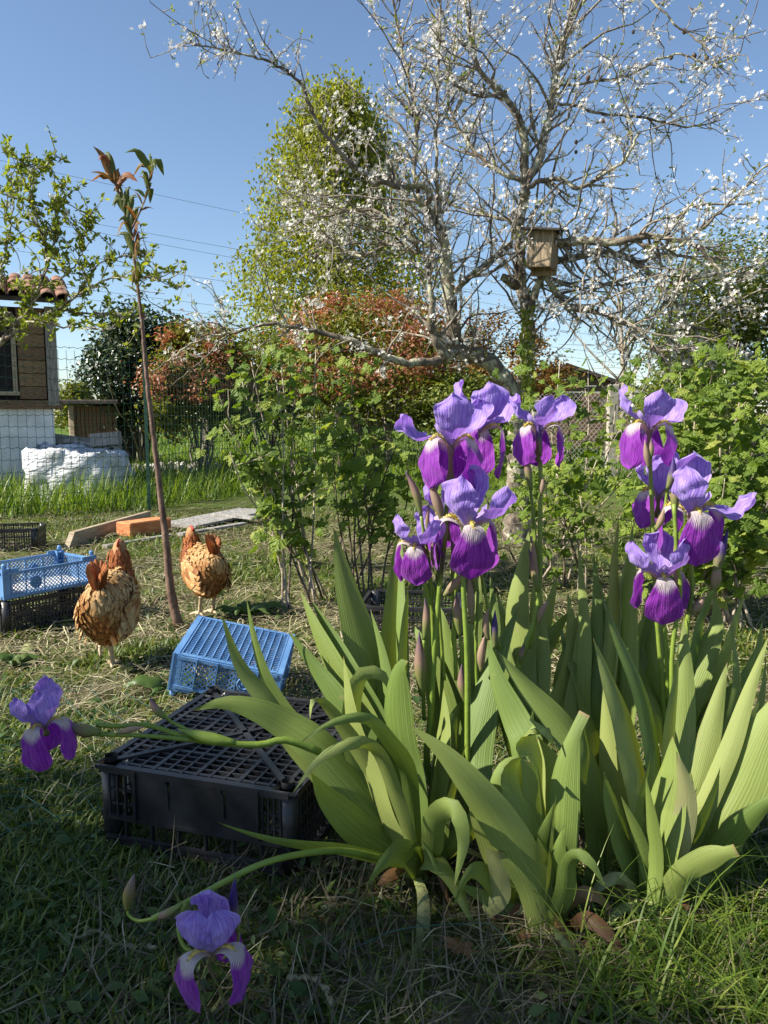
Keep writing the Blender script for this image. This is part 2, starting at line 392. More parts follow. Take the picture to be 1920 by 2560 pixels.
# lawn inside the run
def lawn():
    p = frustum_pts(215000, .85, 7.6, .8)
    x, y = p[:, 0], p[:, 1]
    straw_zone = np.clip((y - 1.9) / .8, 0, 1) * np.clip((6.5 - y) / 1.2, .15, 1)
    pat = ndist(x, y, 3.6, .7)
    keep = R.random(len(p)) < np.clip(.95 - straw_zone * .93 * (pat > .37) - .3 * (ndist(x, y, 9, 2) > .6), .10, 1)
    shade = (y < 1.62) & (x > -.33) & (x < .62 - .0 * y)                    # trodden litter below the irises
    keep &= ~(shade & (R.random(len(p)) < .82))
    p = p[keep]
    near = p[:, 1] < 2.7
    g = join([blade_field(p[near], .018, .058, .0052, .6, .55), blade_field(p[~near], .025, .07, .009, .5, .5)])
    obj('lawn_grass', g, M['grass'], kind='stuff')
    # straw and dry hay lying about
    s = frustum_pts(60000, 1.0, 7.2, .75)
    x, y = s[:, 0], s[:, 1]
    k = R.random(len(s)) < np.clip((y - 1.6) / .8, .10, 1) * np.where(ndist(x, y, 3.6, .7) > .36, 1, .3)
    s = s[k]; n = len(s)
    tp = dict(V=np.array([[-.5, -.5, 0], [.5, -.5, 0], [.5, 0, .12], [-.5, 0, .12], [.35, .5, .02], [-.35, .5, .02]]), F=[np.array([[0, 1, 2, 3], [3, 2, 4, 5]])])
    yaw = R.random(n) * 6.283; tilt = R.normal(0, .16, n)
    t = np.column_stack([np.cos(yaw), np.sin(yaw), tilt]); fr = frames(np.column_stack([R.normal(0, .3, n), R.normal(0, .3, n), np.ones(n)]), t)
    L = .04 + .13 * R.random(n) ** 2; wd = np.where(s[:, 1] < 2.6, .0015, .0028) * (.6 + .9 * R.random(n))
    g = scatter(tp, np.column_stack([s, gz(s[:, 0], s[:, 1]) + .004 + .022 * R.random(n)]), fr, np.column_stack([wd, L, L]))
    obj('straw_litter', g, M['straw'], kind='stuff')
    # low broad weeds and clover among the grass
    wpt = frustum_pts(13000, 1.0, 6.5, .9); x, y = wpt[:, 0], wpt[:, 1]
    k = (ndist(x, y, 5.0, 1.9) > .5) | ((y < 1.8) & (x < -.1)); wpt = wpt[k]; n = len(wpt)
    nn = np.column_stack([R.normal(0, .55, n), R.normal(0, .55, n) - .15, np.ones(n)])
    g = scatter(tpl_leaf(.5), np.column_stack([wpt, gz(wpt[:, 0], wpt[:, 1]) + .006 + .02 * R.random(n)]), frames(nn), .014 + .026 * R.random(n) ** 2)
    obj('ground_weeds', g, M['weed'], kind='stuff')
    # litter below the irises: withered blades, brown scraps
    n = 5200
    q = np.column_stack([-.5 + 1.35 * R.random(n), .9 + .95 * R.random(n)])
    yaw = R.random(n) * 6.283; t = np.column_stack([np.cos(yaw), np.sin(yaw), R.normal(0, .25, n)])
    L = .03 + .10 * R.random(n) ** 2
    g = scatter(tpl_blade(1, .5, 4), np.column_stack([q, gz(q[:, 0], q[:, 1]) + .004 + .02 * R.random(n)]),
                np.stack([np.cross(t, [0, 0, 1.]), np.tile([0, 0, 1.], (n, 1)), t], -1), np.column_stack([.0015 + .0025 * R.random(n), L, L]))
    obj('withered_grass_litter', g, M['litter'], kind='stuff')
lawn()

# tall meadow beyond the wire fence
def meadow():
    n = 110000; u = R.random(n); d = 7.0 * (34 / 7.0) ** (u ** .85); x = (R.random(n) * 2 - 1) * .78 * d
    line = np.interp(x, [-6, -3.3, -2.3, -1.39, 0, 6], [6.2, 6.6, 7.6, 9.0, 9.6, 9.6])
    k = d > line + .02; p = np.column_stack([x, d])[k]
    a = p[:, 1] < 11
    g = join([blade_field(p[a], .16, .52, .011, .35, .28, 4), blade_field(p[~a], .14, .36, .028, .3, .25, 3)])
    obj('meadow_grass', g, M['tallgrass'], kind='stuff')
meadow()

# long arching grass in the front right corner
def corner_grass():
    def spot(n):
        px = 1440 + 560 * R.random(n); py = 2150 + 420 * R.random(n)
        return np.array([G(a, b)[:2] for a, b in zip(px, py)])
    g = [blade_field(spot(380), .10, .26, .0042, .95, .5, 6), blade_field(spot(2600), .03, .10, .003, .8, .7, 4)]
    obj('long_arching_grass', join(g), M['tallgrass'], kind='stuff')
corner_grass()

# ------------------------------------------------------------------ far setting and shrubs
def crown(center, rad, n, nclump, sig, size, tpl, shell=.55, lower=.0, outw=.7):
    c = np.asarray(center, float); rad = np.asarray(rad, float)
    d = nrm(R.normal(size=(nclump, 3)))
    d[:, 2] = np.where(d[:, 2] < -.85, -d[:, 2], d[:, 2])
    r = shell + (1.02 - shell) * R.random(nclump) ** .6
    cc = d * r[:, None]
    ci = R.integers(0, nclump, n)
    q = cc[ci] + R.normal(size=(n, 3)) * sig * (.6 + .9 * R.random(nclump))[ci][:, None]
    p = c + q * rad
    p[:, 2] = np.maximum(p[:, 2], .03)
    nn = nrm(q) * outw + np.array([0, 0, .5]) + R.normal(size=(n, 3)) * .6
    g = scatter(tpl, p, frames(nn), size * (.6 + .8 * R.random(n)))
    g['pts'] = p; return g

def woody(base, tips, r0, wob=.12, k=5, n=9):
    gs = []
    for t in tips:
        b = np.asarray(base, float) + R.normal(0, .04, 3) * [1, 1, 0]; t = np.asarray(t, float)
        L = np.linalg.norm(t - b); m1 = b + (t - b) * .35 + R.normal(0, wob * L, 3) * .5 + [0, 0, .08 * L]; m2 = b + (t - b) * .7 + R.normal(0, wob * L, 3) * .5
        gs.append(tube(crom([b, m1, m2, t], n), np.linspace(r0, r0 * .25, n), k))
    return join(gs)

def shrub(name, label, cat, px, d, top, halfw, n, mat, size, group=None, depth=None, bottom=1070, tpl=None, nclump=60, sig=.16, extra=None, shell=.5):
    zt = P(px, top, d)[2]; zb = max(.05, P(px, bottom, d)[2]); x = P(px, top, d)[0]
    rz = (zt - zb) / 2; rx = halfw * d / FPX; base = (x, d, 0)
    root = thing(name, label, cat, base, group)
    c = (x, d, zb + rz); rd = (rx, depth or rx * .9, rz)
    g = crown(c, rd, n, nclump, sig, size, tpl or tpl_diamond(.6), shell)
    obj('crown', g, mat, root, smooth=False)
    tips = g['pts'][R.integers(0, len(g['pts']), 14)]
    obj('branch_frame', woody(base, tips, .026 * max(rx, .4)), M['twig'], root)
    if extra:
        nm, mt, nn, sz, zlo = extra
        e = crown((c[0], c[1], c[2] + rz * .12), (rd[0] * 1.0, rd[1] * 1.0, rd[2] * .93), nn, nclump, sig * .8, sz, tpl or tpl_diamond(.6), .85)
        k = e['pts'][:, 2] > c[2] + zlo * rz
        m = 4; idx = np.where(k)[0]
        e2 = dict(V=e['V'].reshape(-1, m, 3)[idx].reshape(-1, 3), F=[np.arange(len(idx) * m).reshape(-1, m)[:, [0, 3, 2, 1]]], uv=None, var=e['var'].reshape(-1, m)[idx].ravel())
        obj(nm, e2, mt, root, smooth=False)
    return root

D = tpl_diamond(.62)
shrub('laurel_shrub', 'dense dark evergreen shrub beside the small plank shed', 'shrub', 352, 13.0, 785, 138, 15000, M['shrubdark'], .085, bottom=1085, sig=.13)
shrub('red_tipped_shrub', 'red-tipped shrub just right of the dark evergreen shrub', 'shrub', 492, 11.5, 830, 125, 11000, M['shrubgreen'], .07, extra=('red_shoots', M['red'], 6500, .06, -.35), bottom=1090)
shrub('red_tipped_shrub', 'tall brick-red shrub between the birch and the plum trunk', 'shrub', 925, 13.0, 752, 215, 13000, M['shrubgreen'], .075, extra=('red_shoots', M['red'], 13000, .065, -.5), bottom=1080)
shrub('copper_hedge', 'copper-brown clipped hedge behind the plum tree trunk', 'hedge', 1255, 16.0, 800, 150, 12000, M['copper'], .075, bottom=1080, sig=.12)
shrub('yellow_green_bush', 'yellow-green bush between the two red-tipped shrubs', 'bush', 665, 14.0, 845, 115, 9000, M['shrubgreen'], .075, bottom=1090)
shrub('bramble_bush', 'low yellow-green bush under the copper hedge', 'bush', 1160, 12.0, 945, 130, 7000, M['hedge'], .07, bottom=1110)
shrub('blossoming_hedge', 'tall olive-green hedge with white blossom behind the right currant bush', 'hedge', 1875, 6.6, 610, 265, 30000, M['hedge'], .036, bottom=1180, sig=.15, nclump=110, extra=('white_flowers', M['blossom'], 1500, .020, -1.1), shell=.35)
shrub('broad_bush', 'leafy mid-green bush at the foot of the blossoming hedge', 'bush', 1700, 8.5, 900, 85, 9000, M['hedge'], .045, bottom=1160)
shrub('hedgerow_bush', 'small pale bush on the skyline beside the timber cabin', 'bush', 185, 30.0, 965, 60, 2500, M['shrubgreen'], .16, bottom=1060)
# far treeline
def treeline():
    gs = []
    for i in range(70):
        x = -55 + i * 1.7 + R.normal(0, .6); y = 72 + R.normal(0, 5); h = 1.3 + 1.5 * R.random()
        gs.append(crown((x, y, h * .5), (1.6, 1.4, h * .6), 260, 14, .25, .34, D, .4))
    obj('far_wood', join(gs), M['shrubgreen'], smooth=False, kind='stuff')
treeline()

# birch
def birch():
    d = 17.0; bx = P(850, 1050, d)[0]
    root = thing('birch_tree', 'tall yellow-green birch with drooping fine twigs', 'tree', (bx, d, 0))
    top = P(840, 235, d)[2]
    H = top
    tr = crom([(bx, d, 0), (bx + .06, d, H * .4), (bx - .08, d + .05, H * .75), (bx, d, H * .98)], 20)
    obj('trunk', tube(tr, np.linspace(.17, .015, 20), 8), M['birchbark'], root)
    gs = []; lp = []; prof = [(.08, .75), (.2, 1.0), (.42, .92), (.6, .74), (.78, .52), (.92, .34), (1.0, .14)]
    for i in range(330):
        s = .12 + .86 * R.random() ** .85; z0 = H * s; a = R.random() * 6.283
        rr = np.interp(s, [p[0] for p in prof], [p[1] for p in prof]) * 2.75 * (.40 + .62 * R.random())
        ang = np.array([math.cos(a), math.sin(a), 0]); tp = np.array([bx, d, z0])
        e = tp + ang * rr + [0, 0, .35]; e2 = e + ang * .18 + [0, 0, -.5 - .5 * R.random()]
        pts = crom([tp, tp + ang * rr * .55 + [0, 0, .4], e, e2], 9)
        gs.append(tube(pts, np.linspace(.018, .004, 9), 3, cap=False))
        for q in pts[3:]:
            for _ in range(19): lp.append(q + R.normal(0, .17, 3) - [0, 0, .25 * R.random()])
    obj('branches', join(gs), M['twig'], root)
    lp = np.array(lp); n = len(lp)
    obj('crown', scatter(D, lp, frames(R.normal(size=(n, 3)) + [-.3, -.4, .2], R.normal(size=(n, 3)) * .5 + [0, 0, -1]), .07 + .05 * R.random(n)), M['birch'], root, smooth=False)
birch()

# bare sapling far right
def bare_tree(px, d, top, label):
    b = P(px, 1100, d); b[2] = 0; H = P(px, top, d)[2]; gs = []
    root = thing('bare_young_tree', label, 'tree', b)
    tr = crom([b, b + [.05, 0, H * .5], b + [-.05, 0, H]], 14); obj('trunk', tube(tr, np.linspace(.055, .012, 14), 6), M['cane'], root)
    for i in range(16):
        s = .35 + .6 * R.random(); p = tr[int(s * 13)]; a = R.random() * 6.283
        e = p + np.array([math.cos(a) * .9, math.sin(a) * .5, .7 + .5 * R.random()]) * (.5 + .8 * R.random())
        q = crom([p, (p + e) / 2 + R.normal(0, .06, 3), e], 7); gs.append(tube(q, np.linspace(.018, .004, 7), 4))
        for _ in range(4):
            p2 = q[R.integers(2, 7)]; gs.append(tube(crom([p2, p2 + R.normal(0, .15, 3) + [0, 0, .15], p2 + R.normal(0, .25, 3) + [0, 0, .35]], 5), np.linspace(.007, .002, 5), 3))
    obj('branches', join(gs), M['cane'], root)
bare_tree(1545, 10.5, 740, 'leafless pale young tree beside the concrete fence post')

# ------------------------------------------------------------------ materials for built things
M['greenwire'] = pmat('green_coated_wire', (.012, .045, .03), (.02, .065, .042), 20, .4)
M['greypost'] = pmat('concrete', (.28, .25, .20), (.42, .38, .31), 25, .9, .4)
M['galv'] = pmat('galvanised_wire', (.22, .22, .21), (.36, .35, .33), 20, .5, metal=.3)
M['plank'] = pmat('weathered_plank', (.13, .075, .035), (.30, .20, .10), 14, .8, .4, stretch=(1, 1, 9))
M['plank2'] = pmat('brown_plank', (.10, .055, .03), (.24, .145, .075), 14, .8, .4, stretch=(1.2, 1, 9))
M['greywood'] = pmat('grey_timber', (.16, .14, .115), (.34, .30, .25), 10, .85, .5, stretch=(9, 9, 1))
M['greyboard'] = pmat('grey_flat_board', (.17, .16, .14), (.36, .34, .31), 10, .85, .5, stretch=(6, 2, 1))
M['tanboard'] = pmat('tan_board', (.25, .19, .12), (.42, .34, .23), 8, .8, .3, stretch=(1, 1, 8))
M['roofdark'] = pmat('dark_roofing', (.03, .025, .022), (.08, .06, .05), 10, .8, .3)
M['tile'] = pmat('clay_tile', (.16, .075, .045), (.36, .20, .13), 9, .85, .4)
M['whitewall'] = pmat('white_sheet_wall', (.60, .60, .59), (.78, .78, .77), 6, .7, .35, bscale=9, bdist=.03)
M['interior'] = pmat('dark_opening', (.012, .011, .010), (.03, .026, .022), 6, .9)
M['block'] = pmat('orange_block', (.42, .13, .045), (.60, .26, .10), 9, .8, .5, stretch=(1, 1, 5))
M['bag'] = pmat('white_woven_bag', (.50, .51, .53), (.76, .76, .76), 3, .65, .9, bscale=9, bdist=.06, stretch=(1.2, 1, 3.2))
M['pot'] = pmat('dark_pot', (.015, .015, .016), (.03, .03, .03), 8, .5)
M['blue'] = pmat('blue_plastic', (.09, .21, .42), (.15, .30, .53), 12, .42, .12, spec=.45)
M['black'] = pmat('black_plastic', (.010, .010, .012), (.035, .034, .036), 9, .38, .12, spec=.5)
M['stone'] = pmat('pale_stone', (.35, .33, .29), (.6, .57, .52), 20, .9, .4)
M['net'] = pmat('net_twine', (.02, .075, .055), (.05, .14, .11), 20, .5)

# ------------------------------------------------------------------ green wire fence
def wire_fence():
    A = np.array([-3.95, 5.9]); B = np.array([-2.31, 7.55]); C = np.array([-1.39, 12.0]); E = np.array([.35, 23.0])
    root = thing('wire_fence', 'green welded-wire garden fence with dark green steel posts', 'fence', (B[0], B[1], 0))
    H = 1.50
    for a, b, nm in ((A, B, 0), (B, C, 1), (C, E, 2)):
        gs = []; L = np.linalg.norm(b - a); u = (b - a) / L; sp = .075 if nm < 2 else .15
        rad = .0023 if nm == 0 else .0032 if nm == 1 else .0045
        for i in range(int(L / sp) + 1):
            p = a + u * i * sp; gs.append(tube([(p[0], p[1], .02), (p[0], p[1], H)], [rad, rad], 4, cap=False))
        for j in range(int(H / .10) + 1):
            n = max(4, int(L / .0375)) if nm < 1 else max(4, int(L / .15)); t = np.linspace(0, L, n)
            z = .03 + j * .10 + (.006 * ((np.arange(n) % 2) * 2 - 1) if nm < 1 else 0) + .01 * np.sin(t * 2 + j)
            pp = np.column_stack([a[0] + u[0] * t, a[1] + u[1] * t, np.broadcast_to(z, (n,))]); gs.append(tube(pp, rad, 4, cap=False))
        obj('wire_mesh', join(gs), M['greenwire'], root, smooth=False)
    for p, h in ((B, 1.64), (C, 1.68), (E, 1.66)):
        g = [box((p[0], p[1], h / 2), (.035, .006, h)), box((p[0], p[1] + .016, h / 2), (.006, .032, h))]
        for z in np.arange(.1, h, .1): g.append(box((p[0] + .012, p[1] - .005, z), (.008, .006, .02)))
        obj('post', join(g), M['greenwire'], root, smooth=False)
wire_fence()

def chain_fence():
    a = np.array([.15, 13.5]); b = np.array([4.6, 8.6]); L = np.linalg.norm(b - a); u = (b - a) / L; H = 1.2; s = .075
    root = thing('chain_link_fence', 'grey chain-link fence on concrete posts behind the plum tree', 'fence', (a[0], a[1], 0))
    gs = []
    for i in range(-int(H / s), int(L / s)):
        for sg in (1, -1):
            t0, z0, t1, z1 = i * s, 0., i * s + H, H
            if sg < 0: z0, z1 = H, 0.
            if t0 < 0: z0 += (-t0) * (z1 - z0) / (t1 - t0); t0 = 0
            if t1 > L: z1 -= (t1 - L) * (z1 - z0) / (t1 - t0); t1 = L
            if t1 - t0 < .05: continue
            gs.append(tube([(a[0] + u[0] * t0, a[1] + u[1] * t0, .05 + z0), (a[0] + u[0] * t1, a[1] + u[1] * t1, .05 + z1)], [.0022, .0022], 3, cap=False))
    obj('wire_mesh', join(gs), M['galv'], root, smooth=False)
    # the posts stand where the photo shows them
    for px, d, top in ((970, 13.2, 1000), (1530, 10.0, 962), (1340, 11.4, 1000)):
        p = P(px, top, d); obj('post', bevbox((p[0], p[1] - .07, p[2] / 2), (.13, .10, p[2]), .012), M['greypost'], root, smooth=False)
    for px, d, top in ((512, 14.5, 1030),):
        pass
chain_fence()
for px, d, top, lb in ((512, 15.0, 1033, 'pale concrete post in front of the red-tipped shrub'), (350, 14.5, 1070, 'short grey post at the foot of the dark evergreen shrub')):
    p = P(px, top, d); o = obj('concrete_post', bevbox((p[0], d, p[2] / 2), (.13, .11, p[2]), .012), M['greypost'], smooth=False); tag(o, lb, 'post')

# ------------------------------------------------------------------ timber cabin on the left
def cabin():
    d = 9.2; X = lambda px: P(px, 1050, d)[0]; Z = lambda py: P(75, py, d)[2]
    xr, xl = X(152), X(152) - 2.6
    root = thing('timber_cabin', 'weathered timber cabin with clay tile roof and white lower wall', 'cabin', ((xl + xr) / 2, d + 1, 0))
    zt, zb = Z(770), Z(1012)
    obj('cabin_core', box(((xl + xr) / 2 - .02, d + 1.05, (zb + zt) / 2), (xr - xl - .1, 1.9, zt - zb)), M['interior'], root, smooth=False)
    obj('lower_wall', bevbox(((xl + xr) / 2 - .03, d + 1.0, (zb - .03) / 2), (xr - xl - .08, 1.9, zb - .03), .01), M['whitewall'], root, smooth=False)
    # right plank wall beside the window
    z = zb + .06; k = 0; h = .150
    pm = mk_mesh('plank', **{k2: v for k2, v in bevbox((0, 0, 0), (X(124) - X(62) - .005, .03, h - .006), .004).items()}, smooth=False); pm.materials.append(M['plank'])
    pm2 = pm.copy(); pm2.materials.clear(); pm2.materials.append(M['plank2'])
    while z < zt - .02:
        m = np.eye(4); m[:3, 3] = ((X(62) + X(124)) / 2, d + .03 + R.normal(0, .002), z + h / 2); inst('plank', pm if k % 3 else pm2, root, m); z += h; k += 1
    # side wall planks
    sm = mk_mesh('plank', **bevbox((0, 0, 0), (.03, 1.85, h - .006), .004), smooth=False); sm.materials.append(M['plank2'])
    z = zb + .06
    while z < zt - .02:
        m = np.eye(4); m[:3, 3] = (xr - .03, d + 1.0, z + h / 2); inst('plank', sm, root, m); z += h
    obj('corner_post', bevbox(((X(126) + X(151)) / 2, d + .02, (zb + zt) / 2), (X(151) - X(126), .08, zt - zb + .02), .006), M['greywood'], root, smooth=False)
    obj('sill_beam', bevbox(((xl + xr) / 2, d + .035, zb), (xr - xl + .06, .10, .10), .006), M['plank2'], root, smooth=False)
    w = obj('window', box((X(20), d + .09, (Z(800) + Z(985)) / 2), (X(48) - X(-20), .02, Z(800) - Z(985))), M['interior'], root, smooth=False)
    for px in (-12, 54): obj('window_frame', bevbox((X(px), d + .03, (Z(795) + Z(985)) / 2), (.05, .06, Z(795) - Z(985)), .004), M['tanboard'], w, smooth=False)
    obj('window_frame', bevbox((X(20), d + .035, Z(985)), (X(66) - X(-20), .06, .045), .004), M['tanboard'], w, smooth=False)
    # roof: deck, then each half-round tile
    rd = obj('roof', bar((( xl + xr) / 2, d - .22, zt + .05), ((xl + xr) / 2, d + 1.0, zt + .42), xr - xl + .25, .05), M['roofdark'], root, smooth=False)
    tl = []
    n = 7; a = np.linspace(0, math.pi, n); V = []; 
    for y, r in ((0, .085), (.42, .07)):
        for q in a: V.append([r * math.cos(q), y, r * math.sin(q) * .75])
        for q in a: V.append([(r - .014) * math.cos(q), y, (r - .014) * math.sin(q) * .75])
    F = []
    for i in range(n - 1): F += [[i, i + 1, 2 * n + i + 1, 2 * n + i], [n + i + 1, n + i, 3 * n + i, 3 * n + i + 1], [i + 1, i, n + i, n + i + 1]]
    tm = mk_mesh('roof_tile', np.array(V), [np.array(F)]); tm.materials.append(M['tile'])
    sl = math.atan2(.37, 1.22)
    for r in range(4):
        for c in range(17):
            x = xr + .08 - c * .165
            m = np.array(Matrix.Translation((x, d - .30 + r * .33, zt + .075 + r * .33 * math.tan(sl) + R.normal(0, .005))) @ Matrix.Rotation(sl, 4, 'X') @ Matrix.Rotation(R.normal(0, .02), 4, 'Z'))
            inst('roof_tile', tm, root, m)
    obj('barge_board', bar((xr + .11, d - .26, zt + .06), (xr + .11, d + 1.0, zt + .44), .03, .16), M['plank2'], root, smooth=False)
    an = math.radians(25); o = np.array(root.location); cx, cy = xr, d; v = o[:2] - [cx, cy]
    root.rotation_euler.z = an; root.location = (cx + v[0] * math.cos(an) - v[1] * math.sin(an), cy + v[0] * math.sin(an) + v[1] * math.cos(an), 0)
cabin()

def small_shed():
    d = 12.5; x0, x1 = P(183, 1050, d)[0], P(292, 1050, d)[0]; xl = P(152, 1050, d)[0]; zt = P(200, 1012, d)[2]
    root = thing('plank_shed', 'small brown plank shed with a flat dark roof beside the cabin', 'shed', ((x0 + x1) / 2, d, 0))
    obj('shed_core', box(((x0 + x1) / 2, d + .55, zt / 2), (x1 - x0 - .08, 1.0, zt - .04)), M['interior'], root, smooth=False)
    n = 11; w = (x1 - x0) / n
    pm = mk_mesh('plank', **bevbox((0, 0, 0), (w - .006, .03, zt - .02), .004), smooth=False); pm.materials.append(M['plank2'])
    for i in range(n):
        m = np.eye(4); m[:3, 3] = (x0 + w * (i + .5), d + R.normal(0, .004), zt / 2 - .01); inst('plank', pm, root, m)
    for j in range(6):
        h = (zt - .02) / 6
        obj('side_board', bar((x0 - .02, d - .02, h * (j + .5)), (xl + .02, d + .30, h * (j + .5)), .03, h - .01), M['tanboard'], root, smooth=False)
    obj('roof', bevbox(((xl + x1) / 2, d + .45, zt + .04), (x1 - xl + .2, 1.3, .07), .01), M['roofdark'], root, smooth=False)
    obj('corner_post', bevbox((x0, d - .035, zt / 2), (.07, .05, zt), .006), M['tanboard'], root, smooth=False)
small_shed()

def far_shed():
    d = 21.0; X = lambda px: P(px, 1050, d)[0]; Z = lambda py: P(1450, py, d)[2]
    root = thing('gabled_shed', 'orange-brown timber shed with dark gable roof beyond the chain-link fence', 'shed', (X(1470), d, 0))
    xl, xa, xr = X(1335), X(1410), X(1620); ze, za, zr = Z(965), Z(918), Z(990)
    n = 14
    for i in range(n):                                        # boards, cut to the gable
        z0 = .0 + i * (za / n); z1 = z0 + za / n - .012; zm = (z0 + z1) / 2
        a = xl if zm < ze else xl + (xa - xl) * (zm - ze) / (za - ze); b = xr if zm < zr else xr + (xa - xr) * (zm - zr) / (za - zr)
        if b - a < .1: continue
        obj('board', bevbox(((a + b) / 2, d, zm), (b - a, .04, z1 - z0), .004), M['plank2' if i % 3 else 'plank'], root, smooth=False)
    obj('shed_core', box(((xl + xr) / 2, d + .9, zr / 2), (xr - xl - .1, 1.7, zr)), M['interior'], root, smooth=False)
    obj('roof', bar((xl - .25, d + .75, ze - .02 - .12), (xa, d + .75, za + .05), 1.9, .09), M['roofdark'], root, smooth=False)
    obj('roof', bar((xa, d + .75, za + .05), (xr + .3, d + .75, zr - .02), 1.9, .09), M['roofdark'], root, smooth=False)
far_shed()

# ------------------------------------------------------------------ white bulk bag, timber on it
def bulk_bag():
    d = 8.3; x0, x1 = P(36, 1100, d)[0], P(298, 1100, d)[0]; top = P(150, 1112, d)[2]
    n = 26; m = 14; V = []; cx = (x0 + x1) / 2 - .05; w = (x1 - x0) / 2 * .82; rings = 11
    for j in range(rings + 4):
        s = min(j / (rings - 1), 1)
        inset = 1.0 if j < rings else [.9, .7, .4, .02][j - rings]
        for i in range(56):
            a = i / 56 * 2 * math.pi; c, sn = math.cos(a), math.sin(a); p = 5.0
            rr = (abs(c) ** p + abs(sn) ** p) ** (-1 / p)
            bulge = 1 + .06 * math.sin(s * math.pi) + .035 * math.sin(a * 5 + j) + .03 * math.sin(a * 9 - j * .8) + .02 * math.sin(a * 17 + j * 2) + .018 * math.sin(a * 31 + j * .5)
            zt = top * (1.0 - .16 * (c * .5 + .5)) 
            z = s * zt * (1 + .03 * math.sin(a * 7)) - (.05 + .03 * math.sin(a * 3 + j)) * (j >= rings) * (j - rings + 1) * .5
            V.append([cx + w * rr * c * bulge * inset, d + .45 + .5 * rr * sn * bulge * inset, z + .016 * math.sin(a * 23 + j * 3) - .05 * max(0, math.sin(a * 2 + .6)) * (j / rings) ** 2])
    F = []
    for j in range(rings + 3):
        for i in range(56): F.append([j * 56 + i, j * 56 + (i + 1) % 56, (j + 1) * 56 + (i + 1) % 56, (j + 1) * 56 + i])
    root = thing('bulk_bag', 'slumped white woven bulk bag in the tall grass behind the fence', 'bag', (cx, d + .45, 0))
    obj('bag_body', dict(V=np.array(V), F=[np.array(F)]), M['bag'], root)
bulk_bag()
def timber():
    d = 9.55
    L = [((100, 1087), (300, 1113), .05, .07, 'long grey plank laid across the timber trestle'), ((62, 1110), (196, 1100), .05, .05, 'short dark plank resting beside the white bag'),
         ((190, 1105), (302, 1122), .05, .05, 'thin grey plank below the long plank on the trestle'), ((230, 1100), (300, 1094), .06, .15, 'wide weathered board tilted at the trestle end')]
    # trestle
    a, b = P(120, 1090, d), P(280, 1100, d)
    root = thing('timber_trestle', 'grey timber trestle standing behind the white bulk bag', 'trestle', ((a[0] + b[0]) / 2, d, 0))
    for px, dd in ((126, -.15), (160, .1), (225, -.15), (268, .1)):
        p = P(px, 1102, d + dd); obj('leg', bevbox((p[0], d + dd, p[2] / 2), (.07, .06, p[2]), .006), M['greywood'], root, smooth=False)
    p = P(120, 1108, d - .1); q = P(290, 1108, d - .1); obj('top_rail', bar(p, q, .08, .05), M['greyboard'], root, smooth=False)
    zt = 0
    for (u, v, w, t, lb) in L:
        p = P(*u, d - .12 - zt); q = P(*v, d - .12 - zt); o = obj('plank', bar(p, q, w * 2, t), M['greyboard'], smooth=False); tag(o, lb, 'plank'); zt += .06
    for px, lb in ((150, 'black plant pot at the left of a row behind the white bag'), (197, 'black plant pot in the middle of a row behind the white bag'), (235, 'black plant pot at the right of a row behind the white bag')):
        p = P(px, 1128, d + .35); h = P(px, 1104, d + .35)[2]
        o = obj('plant_pot', tube([(p[0], d + .35, 0), (p[0], d + .35, h * .98), (p[0], d + .35, h), (p[0], d + .35, h - .02)], [.085, .11, .12, .10], 14), M['pot']); tag(o, lb, 'pot', 'pots behind the bag')
timber()

# ------------------------------------------------------------------ board, block, planks on the ground
def ground_timber():
    a, b = G(165, 1372), G(372, 1308)
    u = nrm(b - a); h = .105
    V = []; s = np.array([u[1], -u[0], 0]) * .02
    for sg in (-1, 1):
        V += [a + sg * s, b + sg * s, b + sg * s + [0, 0, h], a + sg * s + [0, 0, h] + u * .09]
    V = np.array(V); F = np.array([[0, 1, 2, 3], [7, 6, 5, 4], [0, 4, 5, 1], [1, 5, 6, 2], [2, 6, 7, 3], [3, 7, 4, 0]])
    tag(obj('edging_board', dict(V=V, F=[F]), M['tanboard'], smooth=False), 'long tan board standing on edge along the grass', 'board')
    p = G(327, 1347); q = G(430, 1331); u = nrm(q - p); n = np.array([-u[1], u[0], 0]); L = np.linalg.norm(q - p)
    g = bevbox((L / 2, .085, .058), (L, .17, .115), .008); rr = np.eye(4); rr[:3, 0] = u; rr[:3, 1] = n; rr[:3, 3] = p
    tag(obj('terracotta_block', xf(g, rr), M['block'], smooth=False), 'orange rough block lying against the edging board', 'block')
    a, b = G(262, 1370), G(428, 1342); tag(obj('thin_plank', bar(a + [0, 0, .012], b + [0, 0, .012], .05, .02), M['greyboard'], smooth=False), 'thin weathered plank lying in front of the orange block', 'plank')
    for (u, v, w, lb) in (((440, 1325), (640, 1283), .38, 'wide grey board lying flat right of the orange block'), ((540, 1300), (640, 1312), .09, 'narrow pale batten lying across the grey board'), ((450, 1346), (610, 1318), .06, 'slim bleached batten lying in front of the grey board')):
        a, b = G(*u), G(*v); z = .034 if w > .2 else (.056 if 'across' in lb else .03)
        tag(obj('flat_board', bar(a + [0, 0, z], b + [0, 0, z], w, .02), M['greyboard'], smooth=False), lb, 'board')
ground_timber()

